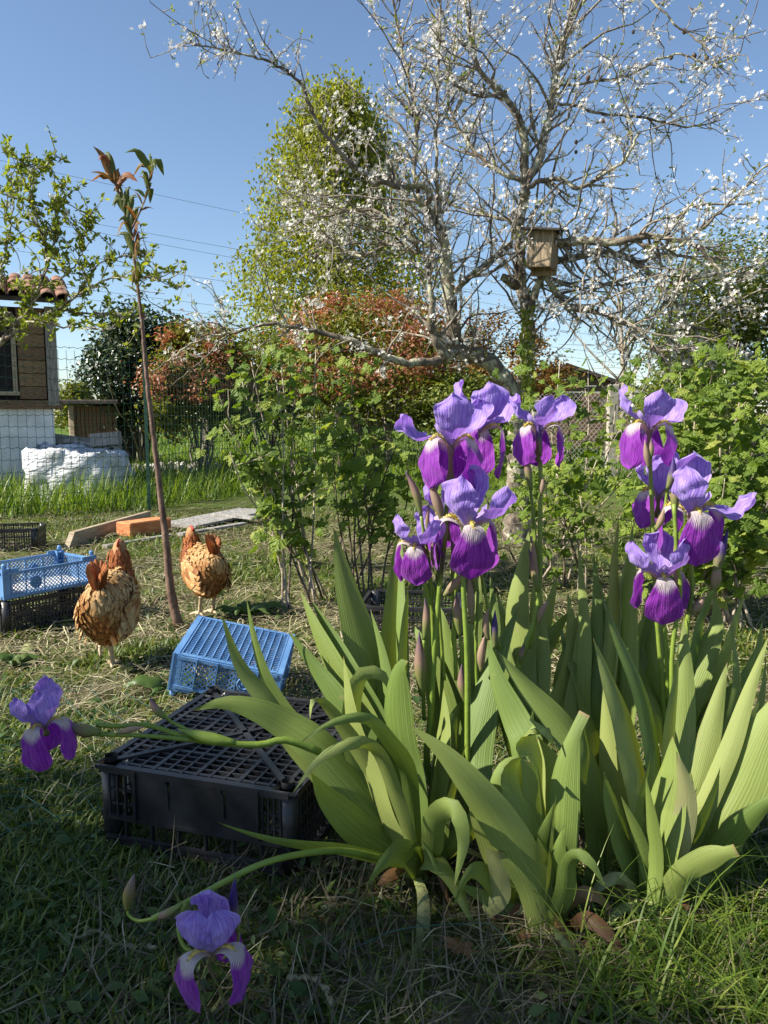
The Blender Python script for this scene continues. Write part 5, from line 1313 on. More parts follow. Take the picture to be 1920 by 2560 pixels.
def stem_px(root, pts, d, w=13, mat='stem', name='stem'):
    c, r = limb(pts, d, w, n=24); return obj(name, tube(c, r, 9), M[mat], root)

def bud_px(root, a, b, d, w, mat='bud', name='bud'):
    """spindle from base pixel a to tip pixel b"""
    p, q = P(*a, d), P(*b, d); t = np.linspace(0, 1, 12); u = q - p; side = nrm(np.cross(u, [0, 1, 0]))
    c = p + u * t[:, None] + side * (np.sin(t * math.pi) * .05 * np.linalg.norm(u) * R.normal())[:, None]
    prof = np.array([.42, .55, .72, .88, .98, 1, .95, .84, .68, .48, .28, .06]); return obj(name, tube(c, prof * w * .86 * d / FPX / 2, 9), M[mat], root)

def c5(*pp): return [(700 + .7354 * x, 1400 + .7354 * y) for x, y in pp]
def c6(*pp): return [(640 + .398 * x, 1700 + .398 * y) for x, y in pp]

bA, bB, bC = G(1052, 2195), G(1368, 2330), G(1630, 2280)
A = thing('iris_plant', 'iris fan with arching leaves hanging over the black crate', 'iris', bA, 'irises')
Lf = lambda *a, **k: leaf_px(A, *a, **k)
Lf([(980, 2125), (900, 2070), (825, 2000), (776, 1932)], [1.40, 1.34], 58, 'D', base=bA)
Lf([(990, 2100), (900, 1975), (800, 1865), (720, 1812), (640, 1772), (560, 1757), (478, 1777)], [1.42, 1.45, 1.42], 78, 'D', base=bA, taper=.35)
Lf([(1000, 2120), (880, 2010), (790, 1905), (733, 1838), (675, 1756), (603, 1664), (550, 1528)], [1.42, 1.46, 1.50], 52, 'D', base=bA, taper=.45)
Lf([(1000, 2100), (860, 1950), (760, 1840), (690, 1745), (645, 1640), (615, 1492)], [1.44, 1.48, 1.52], 48, 'L', base=bA, taper=.45)
Lf([(1030, 2018), (1018, 1923), (978, 1859), (919, 1797), (831, 1807), (752, 1855)], [1.36, 1.28, 1.22], 46, 'F', base=bA, taper=.5)
Lf([(1018, 2078), (982, 1971), (942, 1878), (887, 1857), (799, 1897), (728, 1988)], [1.35, 1.26, 1.2], 42, 'L', base=bA, taper=.5)
Lf([(1036, 2080), (1022, 1960), (1000, 1860), (990, 1753), (1000, 1668), (1022, 1652)], [1.40, 1.42, 1.38], 74, 'L', base=bA, taper=.72)
Lf([(994, 2025), (920, 1870), (847, 1753), (788, 1672), (718, 1573)], [1.44, 1.56], 62, 'L', base=bA)
Lf([(990, 2000), (930, 1850), (850, 1700), (790, 1580), (751, 1474)], [1.46, 1.62], 56, 'LL', base=bA)
Lf([(1000, 1990), (950, 1840), (880, 1700), (830, 1600), (777, 1496)], [1.46, 1.62], 62, 'L', base=bA)
Lf([(1020, 2000), (990, 1860), (957, 1760), (915, 1620), (875, 1480), (833, 1319)], [1.48, 1.7], 92, 'D', base=bA)
Lf([(1015, 2000), (985, 1800), (975, 1690), (985, 1500), (992, 1330)], [1.5, 1.72], 52, 'D', base=bA)
Lf([(1020, 2000), (1008, 1800), (1002, 1600), (1000, 1480), (1004, 1330)], [1.5, 1.68], 30, 'LL', base=bA)
Lf([(1030, 2000), (1015, 1850), (1012, 1700), (1016, 1560), (1020, 1462)], [1.48, 1.62], 36, 'D', base=bA)
Lf([(1010, 2000), (983, 1800), (957, 1643), (926, 1522)], [1.47, 1.6], 34, 'L', base=bA)
Lf([(1000, 2050), (910, 1900), (850, 1810), (800, 1750), (780, 1752), (775, 1800)], [1.43, 1.38, 1.33], 50, 'L', base=bA)
Lf([(975, 2080), (930, 1960), (890, 1850), (868, 1760), (860, 1640)], [1.4, 1.45], 44, 'LL', base=bA)
Lf([(960, 2060), (905, 1930), (880, 1800), (905, 1690), (960, 1690), (985, 1760)], [1.45, 1.5], 50, 'D', base=bA)
Lf([(1078, 2120), (1082, 2060), (1110, 2022), (1140, 2030), (1158, 2105), (1134, 2222)], [1.30, 1.2, 1.16], 62, 'F', base=bA, taper=.5)
Lf([(1030, 2130), (1062, 2110), (1080, 2140), (1098, 2200)], [1.28, 1.2], 40, 'D', base=bA, taper=.3)
Lf([(1040, 2150), (1000, 2128), (960, 2160), (915, 2215)], [1.32, 1.24], 52, 'D', base=bA, taper=.35)
Lf([(1070, 2135), (1110, 2170), (1150, 2230), (1190, 2330)], [1.32, 1.22], 60, 'D', base=bA, taper=.3)
Lf([(1042, 2195), (1058, 2245), (1058, 2330), (1048, 2400), (1024, 2450)], [1.33, 1.14], 36, 'F', mat='irispale', taper=.75)
Lf([(1068, 2150), (1078, 2060), (1090, 1960), (1105, 1840), (1110, 1720)], [1.42, 1.55], 40, 'LL', base=bA)
Lf([(1090, 2100), (1120, 1960), (1135, 1830), (1160, 1740)], [1.45, 1.6], 60, 'D', base=bA)
Lf([(968, 2152), (860, 2126), (760, 2114), (680, 2100), (610, 2080), (543, 2055)], [1.36, 1.22, 1.16], 36, 'F', base=bA, taper=.3)

B = thing('iris_plant', 'broad-leaved iris fan between the two outer fans', 'iris', bB, 'irises')
Lf = lambda *a, **k: leaf_px(B, *a, **k)
Lf(c5((880, 1180), (860, 1100), (790, 960), (680, 800), (560, 660), (440, 560)), [1.22, 1.22, 1.26], 104, 'F', base=bB, taper=.4)
Lf(c5((890, 1050), (850, 900), (805, 760), (800, 700), (825, 668), (850, 690)), [1.24, 1.27, 1.24], 76, 'D', base=bB, taper=.75)
Lf(c5((850, 1100), (790, 950), (750, 840), (735, 760), (770, 690), (855, 660)), [1.26, 1.30], 44, 'L', base=bB)
Lf(c5((900, 1050), (880, 800), (870, 680), (850, 600), (865, 555), (905, 570), (930, 640)), [1.28, 1.32, 1.28], 70, 'D', base=bB, taper=.75)
Lf(c5((915, 1100), (915, 980), (905, 860), (895, 720), (880, 600)), [1.3, 1.36], 74, 'LL', base=bB, taper=.8)
Lf(c5((930, 1150), (955, 950), (968, 760), (995, 610), (1035, 520)), [1.25, 1.30], 74, 'L', base=bB, blunt=.35)
Lf([(1340, 2100), (1318, 1880), (1288, 1800), (1244, 1700), (1220, 1598)], [1.36, 1.5], 80, 'L', base=bB)
Lf([(1270, 2150), (1195, 2000), (1182, 1900), (1207, 1768), (1240, 1650), (1298, 1516)], [1.42, 1.62], 84, 'L', base=bB)
Lf([(1500, 2150), (1480, 1950), (1421, 1834), (1325, 1724), (1240, 1626)], [1.38, 1.5], 74, 'D', base=G(1480, 2220))
Lf(c5((700, 1200), (745, 1150), (745, 1085), (735, 1020), (730, 990)), [1.25, 1.22], 50, 'L', mat='irispale', blunt=.9, taper=.9)
Lf([(1410, 2216), (1396, 2140), (1412, 2062)], [1.22, 1.2], 54, 'L', base=bB, taper=.4)
Lf([(1412, 2235), (1420, 2160), (1445, 2138), (1480, 2160), (1517, 2224)], [1.2, 1.14], 56, 'F', base=bB, taper=.4)
Lf([(1330, 2250), (1270, 2150), (1215, 2050), (1175, 1950)], [1.3, 1.4], 80, 'D', base=bB)
Lf([(1400, 2150), (1450, 2020), (1470, 1900), (1455, 1800)], [1.34, 1.46], 70, 'D', base=bB)
Lf([(1300, 2280), (1230, 2200), (1180, 2180), (1130, 2270)], [1.28, 1.2], 50, 'D', base=bB, taper=.3)

Cp = thing('iris_plant', 'pale upright iris fan beside the long arching grass', 'iris', bC, 'irises')
Lf = lambda *a, **k: leaf_px(Cp, *a, **k)
Lf(c5((1230, 1120), (1190, 1000), (1135, 840), (1100, 722)), [1.32, 1.32], 64, 'D', base=bC)
Lf(c5((1245, 1050), (1235, 800), (1190, 600), (1130, 420), (1064, 268)), [1.36, 1.5], 80, 'D', base=bC)
Lf(c5((1270, 1050), (1285, 750), (1262, 560), (1220, 420), (1160, 280), (1085, 108)), [1.38, 1.56], 58, 'D', base=bC)
Lf(c5((1300, 1000), (1345, 800), (1362, 650), (1376, 400), (1372, 190)), [1.38, 1.55], 66, 'L', base=bC)
Lf(c5((1300, 1050), (1330, 800), (1330, 600), (1350, 420), (1352, 300)), [1.4, 1.5], 54, 'D', base=bC)
Lf(c5((1255, 1110), (1290, 920), (1322, 760), (1336, 598)), [1.30, 1.34], 62, 'LL', base=bC)
Lf(c5((1295, 1110), (1360, 950), (1382, 800), (1348, 650)), [1.29, 1.3], 58, 'L', base=bC, mat='irispale')
Lf(c5((1310, 1150), (1380, 1062), (1470, 1012), (1552, 988)), [1.27, 1.22], 66, 'F', base=bC, blunt=.5, taper=.75)
Lf(c5((1450, 1060), (1500, 985), (1570, 910), (1660, 825), (1760, 790)), [1.36, 1.3], 68, 'F', base=bC)
Lf(c5((1440, 1010), (1500, 890), (1570, 760), (1660, 560), (1750, 400)), [1.38, 1.42], 104, 'L', base=bC)
Lf(c5((1350, 1000), (1420, 760), (1470, 560), (1520, 345)), [1.4, 1.5], 64, 'L', base=bC)
Lf(c5((1370, 1020), (1440, 850), (1530, 640), (1590, 460), (1662, 255)), [1.38, 1.46], 44, 'L', base=bC)
Lf(c5((1400, 950), (1500, 700), (1560, 450), (1535, 225)), [1.5, 1.62], 62, 'D', base=bC)
Lf(c5((1450, 950), (1560, 700), (1640, 500), (1650, 330)), [1.5, 1.6], 66, 'D', base=bC)
Lf(c5((1180, 1080), (1110, 900), (1050, 780), (1010, 650)), [1.4, 1.5], 80, 'D', base=bC)
Lf(c5((1180, 1050), (1140, 800), (1120, 600), (1100, 420)), [1.42, 1.52], 70, 'L', base=bC)
Lf(c5((1300, 1100), (1420, 930), (1480, 800), (1500, 690)), [1.36, 1.42], 50, 'D', base=bC)

# fans standing behind, with the flower stalks
Dp = thing('iris_plant', 'iris carrying the large cluster of blooms at its centre', 'iris', G(1150, 2060), 'irises'); bD = G(1150, 2060)
Ep = thing('iris_plant', 'iris with one tall lone bloom in front of the plum trunk', 'iris', G(1330, 2010), 'irises'); bE = G(1330, 2010)
Fp = thing('iris_plant', 'iris with stacked blooms in front of the bright currant bush', 'iris', G(1690, 2010), 'irises'); bF = G(1690, 2010)
Gp = thing('iris_plant', 'tall leafy iris without blooms between the lone bloom and the stacked blooms', 'iris', G(1510, 2030), 'irises'); bG = G(1510, 2030)
for root, b, leaves in (
    (Dp, bD, [([(1120, 1900), (1100, 1750), (1075, 1560), (1060, 1440)], 56, 'D'), ([(1140, 1900), (1160, 1700), (1190, 1560), (1200, 1430)], 50, 'L'), ([(1130, 1880), (1090, 1700), (1050, 1600), (1030, 1560)], 60, 'L'), ([(1190, 1900), (1250, 1740), (1275, 1600), (1240, 1480)], 62, 'D'), ([(1110, 1900), (1130, 1700), (1110, 1560), (1090, 1500)], 44, 'L'), ([(1170, 1850), (1210, 1700), (1235, 1560), (1225, 1440)], 46, 'L')]),
    (Ep, bE, [([(1310, 1800), (1300, 1650), (1293, 1502), (1325, 1318)], 66, 'L'), ([(1320, 1800), (1340, 1650), (1375, 1530), (1393, 1432)], 62, 'D'), ([(1300, 1800), (1330, 1680), (1390, 1590), (1424, 1524)], 70, 'D'), ([(1340, 1800), (1350, 1640), (1340, 1500), (1355, 1380)], 48, 'L'), ([(1290, 1850), (1260, 1700), (1270, 1580), (1290, 1460)], 60, 'L'), ([(1370, 1850), (1420, 1720), (1440, 1600), (1460, 1500)], 60, 'D')]),
    (Gp, bG, [([(1530, 1800), (1545, 1600), (1540, 1450), (1546, 1292)], 50, 'D'), ([(1550, 1800), (1560, 1600), (1568, 1450), (1583, 1310)], 38, 'LL'), ([(1490, 1800), (1505, 1640), (1530, 1520), (1572, 1395)], 66, 'L'), ([(1480, 1800), (1485, 1650), (1492, 1500), (1484, 1378)], 36, 'L'), ([(1460, 1800), (1462, 1600), (1455, 1480), (1446, 1358)], 32, 'L'), ([(1500, 1850), (1460, 1700), (1420, 1620), (1400, 1560)], 62, 'D'), ([(1470, 1850), (1500, 1700), (1515, 1560), (1500, 1450)], 50, 'D'), ([(1520, 1850), (1570, 1700), (1610, 1600), (1620, 1480)], 60, 'L'), ([(1440, 1850), (1410, 1720), (1430, 1600), (1420, 1480)], 54, 'L')]),
    (Fp, bF, [([(1700, 1800), (1760, 1640), (1790, 1560), (1786, 1482)], 60, 'L'), ([(1690, 1800), (1640, 1650), (1640, 1560), (1660, 1460)], 66, 'L'), ([(1730, 1850), (1800, 1700), (1840, 1580), (1860, 1480)], 60, 'D'), ([(1660, 1800), (1620, 1700), (1600, 1600), (1640, 1500)], 56, 'D'), ([(1720, 1800), (1740, 1650), (1760, 1540), (1800, 1450)], 46, 'D'), ([(1760, 1850), (1850, 1740), (1900, 1640), (1905, 1540)], 62, 'D')])):
    for pts, w, fc in leaves: leaf_px(root, pts, [1.62, 1.72], w, fc, base=b)

DF = 1.62
for root, b, n in ((A, bA, 9), (B, bB, 8), (Cp, bC, 7)):        # withered and young leaves round each base
    for i in range(n):
        a = R.random() * 6.283; L = .06 + .11 * R.random(); e = b + np.array([math.cos(a) * L, math.sin(a) * L * .8 - .03, 0])
        c = crom([b + [math.cos(a) * .02, math.sin(a) * .02, .01], (b + e) / 2 + [0, 0, .03 + .05 * R.random()], [e[0], e[1], .012]], 12)
        obj('withered_leaf', strip(c, .014 + .016 * R.random(), (R.normal(0, .4), -.6, .8), .4, .5, .35, 5, .10), M['deadleaf' if i % 3 else 'irispale'], root)
    for i in range(5):
        a = R.normal(0, .5); L = .13 + .16 * R.random(); e = b + np.array([math.sin(a) * L, .04 * R.normal(), L * math.cos(a)])
        c = crom([b + [R.normal(0, .02), R.normal(0, .02), .0], (b + e) / 2 + R.normal(0, .012, 3), e], 14)
        obj('leaf', strip(c, .022 + .014 * R.random(), (R.normal(0, .6), -1, .2), .5, .6, .22, 5), M['iris'], root)
# --- cluster of blooms (D)
stem_px(Dp, [(1090, 2010), (1066, 1900), (1075, 1812), (1085, 1640), (1098, 1480), (1111, 1360), (1116, 1272), (1124, 1195)], [1.55, 1.58], [22, 20, 15, 13])
stem_px(Dp, [(1172, 2020), (1169, 1915), (1168, 1657), (1160, 1500), (1156, 1405)], [1.5, 1.52], [20, 18, 15])
stem_px(Dp, [(1135, 1950), (1128, 1700), (1135, 1560), (1145, 1400), (1175, 1260), (1186, 1150)], [1.66, 1.7], [16, 13, 11])
stem_px(Dp, [(1100, 1900), (1105, 1620), (1085, 1540), (1058, 1440), (1046, 1400)], [1.6, 1.56], [13, 10])
flower(Dp, P(1127, 1118, 1.58), rot=0, falls=(-1.05, 1.0, math.pi), stds=(0.0, 2.1, -2.05), flops=(.42, .5, .95), scale=1.15, tube_len=.075, label='front bloom with a pale drooping standard')
flower(Dp, P(1192, 1085, 1.70), up=(.12, .1, 1), rot=0, falls=(1.35, -.6, 2.9), stds=(.35, -1.7, 2.2), flops=(.15, .25, .5), scale=1.15, label='rear bloom with upright violet standards')
flower(Dp, P(1168, 1322, 1.52), up=(.05, -.18, 1), rot=0, falls=(.12, -1.65, 1.75), stds=(math.pi, -.7, .95), flops=(.12, .15, .55), scale=1.15, label='large pale lilac bloom', fl_flop=(.0, 0, 0))
flower(Dp, P(1120, 1300, 1.64), rot=.3, falls=(-1.2, .9, 2.8), stds=(0, 2.1, -2.1), flops=(.3, .2, .3), scale=.9)
flower(Dp, P(1046, 1372, 1.56), up=(-.1, -.15, 1), rot=0, falls=(-.25, -1.8, 1.9), stds=(.6, 2.4, -1.0), flops=(.6, .3, .35), scale=.88, label='small low bloom on the left')
for a, b, w, mt in (((1053, 1290), (1012, 1176), 24, 'bud'), ((1105, 1300), (1072, 1205), 30, 'spathe'), ((1086, 1240), (1092, 1170), 16, 'budpurple'), ((1232, 1290), (1270, 1222), 28, 'budpurple'), ((1068, 1440), (1055, 1345), 24, 'bud'), ((1092, 1440), (1080, 1330), 24, 'bud'), ((1130, 1440), (1126, 1345), 24, 'bud'), ((1072, 1345), (1074, 1255), 14, 'bud'),
                  ((1060, 1600), (1062, 1495), 24, 'bud'), ((1150, 1590), (1140, 1480), 26, 'bud'), ((1180, 1560), (1172, 1430), 24, 'spathe'), ((1238, 1620), (1238, 1525), 22, 'budpurple'), ((1110, 1490), (1162, 1432), 26, 'spathe'), ((1055, 1740), (1048, 1580), 38, 'bud'), ((1168, 1760), (1155, 1660), 28, 'bud'), ((1195, 1480), (1188, 1390), 20, 'bud'), ((1222, 1600), (1222, 1520), 22, 'spathe'), ((1204, 1680), (1212, 1590), 26, 'spathe')):
    bud_px(Dp, a, b, 1.56, w, mt)
for pts in ([(1085, 1640), (1075, 1440), (1053, 1290)], [(1090, 1640), (1090, 1500), (1068, 1440)], [(1110, 1700), (1100, 1560), (1092, 1440)], [(1140, 1700), (1135, 1560), (1130, 1440)], [(1165, 1850), (1158, 1700), (1150, 1590)], [(1225, 1800), (1240, 1700), (1238, 1620)], [(1200, 1850), (1190, 1640), (1195, 1480)], [(1250, 1620), (1225, 1540), (1200, 1420)], [(1060, 1800), (1058, 1700), (1060, 1600)]):
    stem_px(Dp, pts, 1.58, [13, 10])
# --- lone bloom (E)
stem_px(Ep, [(1290, 1900), (1282, 1760), (1300, 1650), (1340, 1540), (1350, 1436), (1350, 1300), (1352, 1208), (1350, 1150)], [1.6, 1.62], [18, 16, 13])
stem_px(Ep, [(1325, 1620), (1345, 1450), (1337, 1335), (1326, 1221)], 1.64, [12, 10])
flower(Ep, P(1346, 1082, 1.62), rot=0, falls=(-1.0, 1.55, 3.0), stds=(.2, 2.1, -2.3), flops=(.55, .6, .5), scale=.92, tube_len=.065)
for a, b, w, mt in (((1328, 1225), (1312, 1125), 22, 'bud'), ((1352, 1140), (1348, 1045), 18, 'budpurple'), ((1352, 1240), (1358, 1190), 16, 'spathe'), ((1343, 1480), (1322, 1370), 24, 'bud'), ((1340, 1440), (1332, 1350), 18, 'spathe'), ((1345, 1560), (1372, 1500), 20, 'spathe'), ((1302, 1660), (1312, 1610), 18, 'bud')): bud_px(Ep, a, b, 1.6, w, mt)
# --- stacked blooms (F)
stem_px(Fp, [(1668, 1950), (1655, 1700), (1640, 1520), (1637, 1373), (1630, 1268), (1626, 1169), (1624, 1130)], [1.62, 1.64], [18, 14, 12])
stem_px(Fp, [(1690, 1950), (1700, 1750), (1722, 1530), (1730, 1478), (1728, 1400), (1727, 1360)], [1.55, 1.56], [18, 15, 13])
stem_px(Fp, [(1685, 1900), (1680, 1650), (1701, 1478), (1693, 1412), (1689, 1321), (1685, 1260)], [1.52, 1.52], [16, 14, 12])
stem_px(Fp, [(1690, 1700), (1722, 1530), (1737, 1517), (1764, 1499), (1782, 1473)], [1.56, 1.55], [14, 11])
stem_px(Fp, [(1638, 1320), (1650, 1290), (1663, 1263), (1669, 1216)], 1.62, [10, 9])
stem_px(Fp, [(1670, 1750), (1665, 1600), (1652, 1500)], 1.58, [14, 12])
flower(Fp, P(1624, 1078, 1.64), rot=0, falls=(-1.15, .85, 2.9), stds=(0, 2.1, -2.0), flops=(.55, .75, .4), scale=1.0, label='topmost bloom with drooping blue-violet standards')
flower(Fp, P(1727, 1290, 1.55), up=(.0, -.15, 1), rot=0, falls=(-.02, -1.9, 1.7), stds=(1.25, -.75, 3.0), flops=(1.0, .3, .15), scale=1.15, label='large bloom with a broad drooping fall')
flower(Fp, P(1646, 1242, 1.70), rot=.1, falls=(-1.35, .75, 2.7), stds=(-.3, 1.8, -2.3), flops=(.15, .2, .3), scale=.95)
flower(Fp, P(1652, 1448, 1.55), up=(-.05, -.2, 1), rot=0, falls=(-.15, 1.75, -2.2), stds=(2.9, -1.3, .7), flops=(.15, .55, .3), scale=1.0, label='lowest bloom of the stack')
for a, b, w, mt in (((1668, 1222), (1683, 1140), 24, 'budpurple'), ((1686, 1290), (1690, 1178), 26, 'bud'), ((1692, 1430), (1691, 1330), 22, 'bud'), ((1782, 1475), (1790, 1405), 30, 'spathe'), ((1786, 1440), (1820, 1325), 30, 'budpurple'), ((1728, 1535), (1762, 1490), 26, 'spathe'), ((1640, 1325), (1660, 1272), 20, 'spathe'), ((1684, 1540), (1680, 1440), 22, 'bud'), ((1698, 1500), (1692, 1400), 18, 'spathe'), ((1622, 1170), (1612, 1100), 18, 'spathe'), ((1627, 1150), (1628, 1095), 16, 'bud')): bud_px(Fp, a, b, 1.53, w, mt)

# --- fallen stalks with their blooms
Hp = thing('iris_stalk', 'fallen iris stalk lying over the black crate with one drooping bloom', 'iris', G(735, 1985), 'fallen irises')
stem_px(Hp, [(800, 1880), (714, 1850), (650, 1862), (560, 1858), (480, 1848), (420, 1828), (365, 1812), (300, 1815), (240, 1812)], [1.40, 1.34, 1.30], [24, 22, 19, 16, 14])
stem_px(Hp, [(480, 1850), (400, 1842), (330, 1838), (260, 1836), (200, 1830), (165, 1822)], [1.33, 1.28], [15, 13, 13])
stem_px(Hp, [(520, 1852), (460, 1820), (425, 1802), (408, 1782)], [1.34, 1.33], [12, 10])
bud_px(Hp, (414, 1796), (374, 1742), 1.33, 24, 'bud'); bud_px(Hp, (590, 1856), (445, 1822), 1.33, 38, 'stem', 'sheath'); bud_px(Hp, (290, 1835), (362, 1818), 1.29, 20, 'spathe', 'sheath')
bud_px(Hp, (250, 1830), (165, 1808), 1.285, 40, 'ovary', 'sheath')
flower(Hp, P(112, 1818, 1.27), up=(-.12, -.12, 1), rot=0, falls=(-.15, 1.5, -2.6), stds=(-.55, .6, 2.9), flops=(.35, .25, .2), scale=.78, tube_len=.02)
Ip = thing('iris_stalk', 'fallen iris stalk on the shaded lawn with one bloom and two buds', 'iris', G(760, 2150), 'fallen irises')
stem_px(Ip, [(960, 2150), (860, 2128), (760, 2134), (651, 2161), (542, 2215), (461, 2259), (380, 2297)], [1.34, 1.14, 1.06], [26, 22, 20, 18])
stem_px(Ip, [(385, 2296), (348, 2302), (322, 2288), (318, 2262)], [1.06, 1.07], [12, 8])
stem_px(Ip, [(466, 2258), (452, 2290), (446, 2325), (462, 2368), (500, 2385)], [1.08, 1.04], [15, 12])
bud_px(Ip, (318, 2275), (336, 2185), 1.07, 36, 'ovary'); bud_px(Ip, (455, 2262), (372, 2300), 1.065, 26, 'bud', 'sheath'); bud_px(Ip, (595, 2330), (588, 2195), 1.06, 34, 'budpurple')
stem_px(Ip, [(560, 2395), (590, 2370), (597, 2325)], 1.06, [10, 9])
flower(Ip, P(530, 2378, 1.035), up=(0, -.2, 1), rot=0, falls=(-.75, 1.25, 3.0), stds=(-.45, .6, 3.0), flops=(.12, .10, .0), scale=.92, tube_len=.02)

# ------------------------------------------------------------------ small things on the ground
def netting():
    g = []
    u = nrm(np.array([.80, .60])); v = np.array([-u[1], u[0]]); o = np.array([-1.25, 1.15]); 
    def pt(a, b):
        q = o + u * a + v * b; q = q + .03 * np.array([math.sin(a * 5 + b * 9), math.cos(a * 6 - b * 7)])
        return [q[0], q[1], gz(q[0], q[1]) + .020 + .016 * math.sin(a * 11 + b * 5) + .012 * math.sin(a * 23)]
    for i in range(17):
        b = i * .058 + R.normal(0, .012)
        g.append(tube(crom([pt(a + R.normal(0, .01), b + .01 * math.sin(a * 4 + i)) for a in np.linspace(-.3, 1.15 - .3 * R.random(), 16)], 40), .0011, 4, cap=False))
    for i in range(14):
        a = i * .10; g.append(tube(crom([pt(a + R.normal(0, .006), b) for b in np.linspace(-.02, .95, 12)], 30), .0009, 4, cap=False))
    tag(obj('garden_netting', join(g), M['net']), 'thin green netting spread loosely over the lawn left of the black crate', 'netting')
    g = []
    for i in range(26):
        x = -1.75 + 1.9 * R.random(); y = 4.4 + 1.9 * R.random(); L = .5 + .9 * R.random(); an = .35 + R.normal(0, .12)
        p = [(x + math.cos(an) * t * L, y + math.sin(an) * t * L, .045 + .03 * math.sin(t * 7 + i)) for t in np.linspace(0, 1, 7)]
        g.append(tube(crom(p, 16), .0022, 4, cap=False))
    tag(obj('garden_netting', join(g), M['straw']), 'loose pale netting strands lying over the grey board behind the hens', 'netting')
netting()

def dock(label, px, py, n, L0, spread=1.0):
    b = G(px, py); root = thing('dock_weed', label, 'weed', b, 'broad-leaved weeds')
    for i in range(n):
        a = i * 2.4 + R.normal(0, .3); L = L0 * (.6 + .6 * R.random()); dv = np.array([math.cos(a) * spread, math.sin(a) * .8, 0])
        c = crom([b, b + dv * L * .35 + [0, 0, L * .45], b + dv * L * .8 + [0, 0, L * .55], b + dv * L * 1.15 + [0, 0, L * .30]], 14)
        obj('leaf', strip(c, L * .42, (R.normal(0, .3), -.5, 1), .45, .18, .3, 7, .10), M['weed'], root)
dock('broad-leaved green weed propping the tilted blue crate', 425, 1742, 11, .10, 1.2)
dock('dark broad-leaved weed to the right of the rear hen', 610, 1545, 12, .11, 1.6)
dock('broad-leaved weed in the grass left of the standing hen', 30, 1665, 7, .085)

def oak_leaf(px, py, s, rot, label, mat='deadleaf'):
    V = [[0, 0, .004]]; n = 26
    for i in range(n):
        a = 2 * math.pi * i / n; r = .5 + .14 * math.sin(a * 7); V.append([r * math.cos(a) * 1.5, r * math.sin(a) * .85, .10 * math.sin(a * 3) * r + .06 * math.cos(a * 5)])
    F = np.array([[0, i + 1, (i + 1) % n + 1] for i in range(n)]); V = np.array(V); p = G(px, py)
    o = obj('oak_leaf', xf(dict(V=V, F=[F], uv=V[:, :2], var=np.full(len(V), R.random())), mat4(rot, (p[0], p[1], gz(p[0], p[1]) + .022), .15, .1, s)), M[mat]); tag(o, label, 'leaf', 'dry leaves')
oak_leaf(1150, 2405, .036, -.5, 'dry brown oak leaf on the ground below the hanging iris leaf')
oak_leaf(1450, 2405, .030, -.2, 'rust-brown dry leaf beside the arching grass')
oak_leaf(1310, 2375, .022, .9, 'small rust-brown leaf at the foot of the centre iris fan')
for k, (px, py, s, rz) in enumerate(((185, 1590, .05, .4), (338, 1580, .042, -.4), (50, 1640, .05, .9), (62, 1620, .04, -.8), (35, 1660, .075, .2), (370, 1660, .05, .3), (395, 1690, .045, -.6), (230, 1830, .05, .9), (110, 2080, .05, .4), (90, 2000, .06, .2), (60, 1940, .05, -.3), (330, 2050, .05, .8))):
    p = G(px, py); t = np.array([math.cos(rz), math.sin(rz), .12]); c = crom([p + [0, 0, .015], p + t * s * .6 + [0, 0, .02], p + t * s * 1.25 + [0, 0, .012]], 10)
    lbs = ['pale fallen leaf in front of the black mesh crate', 'pale fallen leaf right of the one-legged hen', 'pale leaf scrap in the grass left of the hen', 'second pale leaf scrap in the grass left of the hen', 'broad green weed leaf left of the hen', 'yellowish leaf under the sapling', 'green leaf beside the upturned blue crate', 'long leaf lying by the drooping iris bloom', 'grey-green leaf in the shaded lawn', 'broad grey leaf at the edge of the netting', 'dull leaf under the netting strands', 'narrow dull leaf below the black crate']
    o = obj('fallen_leaf', strip(c, s * .75, (.1, -.3, 1), .4, .2, .25), M['irispale' if k < 4 else 'weed']); tag(o, lbs[k], 'leaf', 'fallen leaves')
def dry_stalk(pts, label, w=.004):
    c = crom([G(*q) + [0, 0, .012 + .012 * R.random()] for q in pts], 30); o = obj('dry_stalk', tube(c + R.normal(0, .0012, c.shape), w * (1 + .4 * np.sin(np.arange(30))), 6), M['straw']); tag(o, label, 'stalk', 'dry stalks')
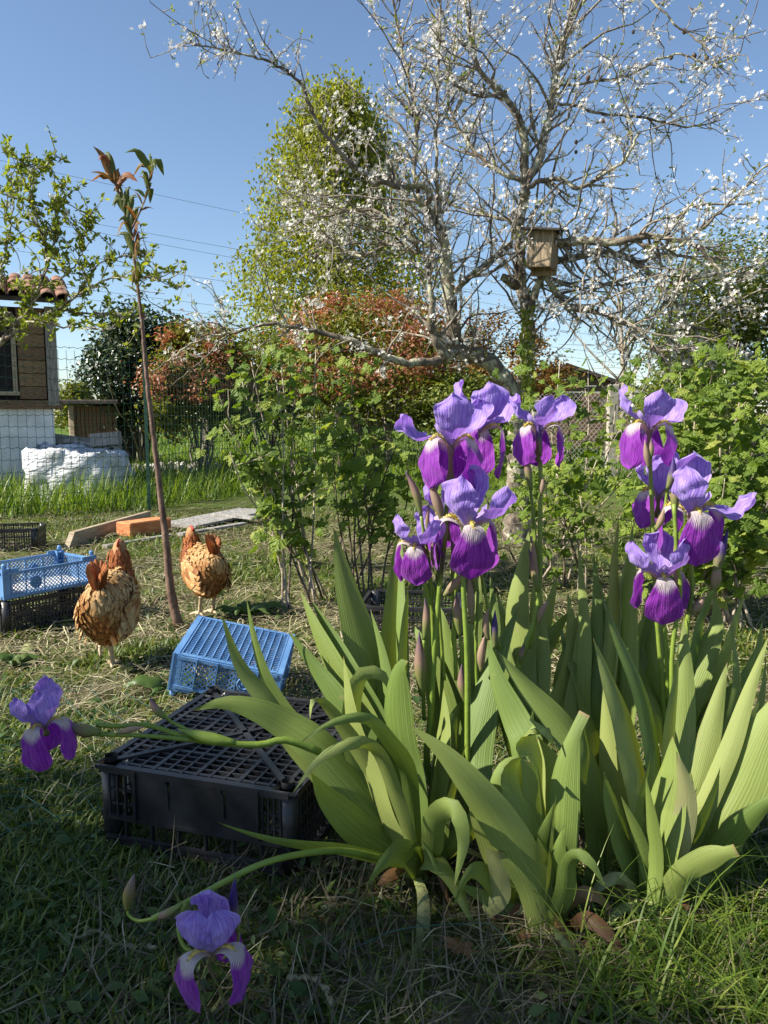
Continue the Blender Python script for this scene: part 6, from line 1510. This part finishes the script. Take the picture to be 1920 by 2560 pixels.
dry_stalk([(155, 2368), (200, 2375), (250, 2358), (290, 2380), (345, 2385), (395, 2400)], 'twisted dry stalk left of the fallen bloom')
dry_stalk([(720, 2470), (780, 2480), (810, 2500), (830, 2535)], 'curled dry stalk right of the fallen bloom')
dry_stalk([(1500, 2495), (1600, 2490), (1700, 2502), (1800, 2500)], 'straight bleached stalk under the arching grass')
c = crom([G(880, 2400) + [0, 0, .02], G(1000, 2365) + [0, 0, .03], G(1160, 2350) + [0, 0, .03], G(1230, 2370) + [0, 0, .04], G(1290, 2410) + [0, 0, .02]], 40)
tag(obj('plastic_string', tube(c, .0008, 5), M['net']), 'thin green-blue string lying before the centre iris fan', 'string')
# stones of the far gravel heap
hp = P(430, 1150, 11.5)
for i in range(1):
    pts = R.normal(size=(260, 3)) * [.42, .25, .05] + [hp[0], 11.8, .10]
    g = scatter(dict(V=BOXV * .9, F=[BOXF]), pts, frames(R.normal(size=(260, 3))), .05 + .05 * R.random(260))
    obj('gravel_heap', g, M['stone'], smooth=False, kind='stuff')

# ------------------------------------------------------------------ unseen leafy tree added left of the camera to shade the front lawn
def shade_tree():
    t = 4.4; sd = np.array(sdir); up = sd * (t / math.cos(SUN_EL))
    blobs = [(np.array([-1.02, 1.0, 0]) + up, (.80, .84, .72)), (np.array([-.34, .56, 0]) + up * 1.04, (.62, .66, .60))]  # crowns placed and sized so their shadows cover the front lawn
    c = blobs[0][0]; b = (c[0] + .2, c[1] - .2, 0)
    root = thing('added_shade_tree', 'leafy tree added out of view on the left to cast shade on the lawn', 'tree', b)
    obj('trunk', tube(crom([b, (b[0] + .05, b[1], 1.2), (c[0], c[1], c[2])], 14), np.linspace(.10, .05, 14), 10), M['bark'], root)
    for c, r in blobs:
        g = crown(c, r, 6500, 60, .14, .085, tpl_leaf(.55), .2)
        obj('crown', g, M['weed'], root, smooth=False)
        obj('branch_frame', woody((b[0] + .05, b[1], 2.2), g['pts'][R.integers(0, 6500, 14)], .03), M['twig'], root)
shade_tree()
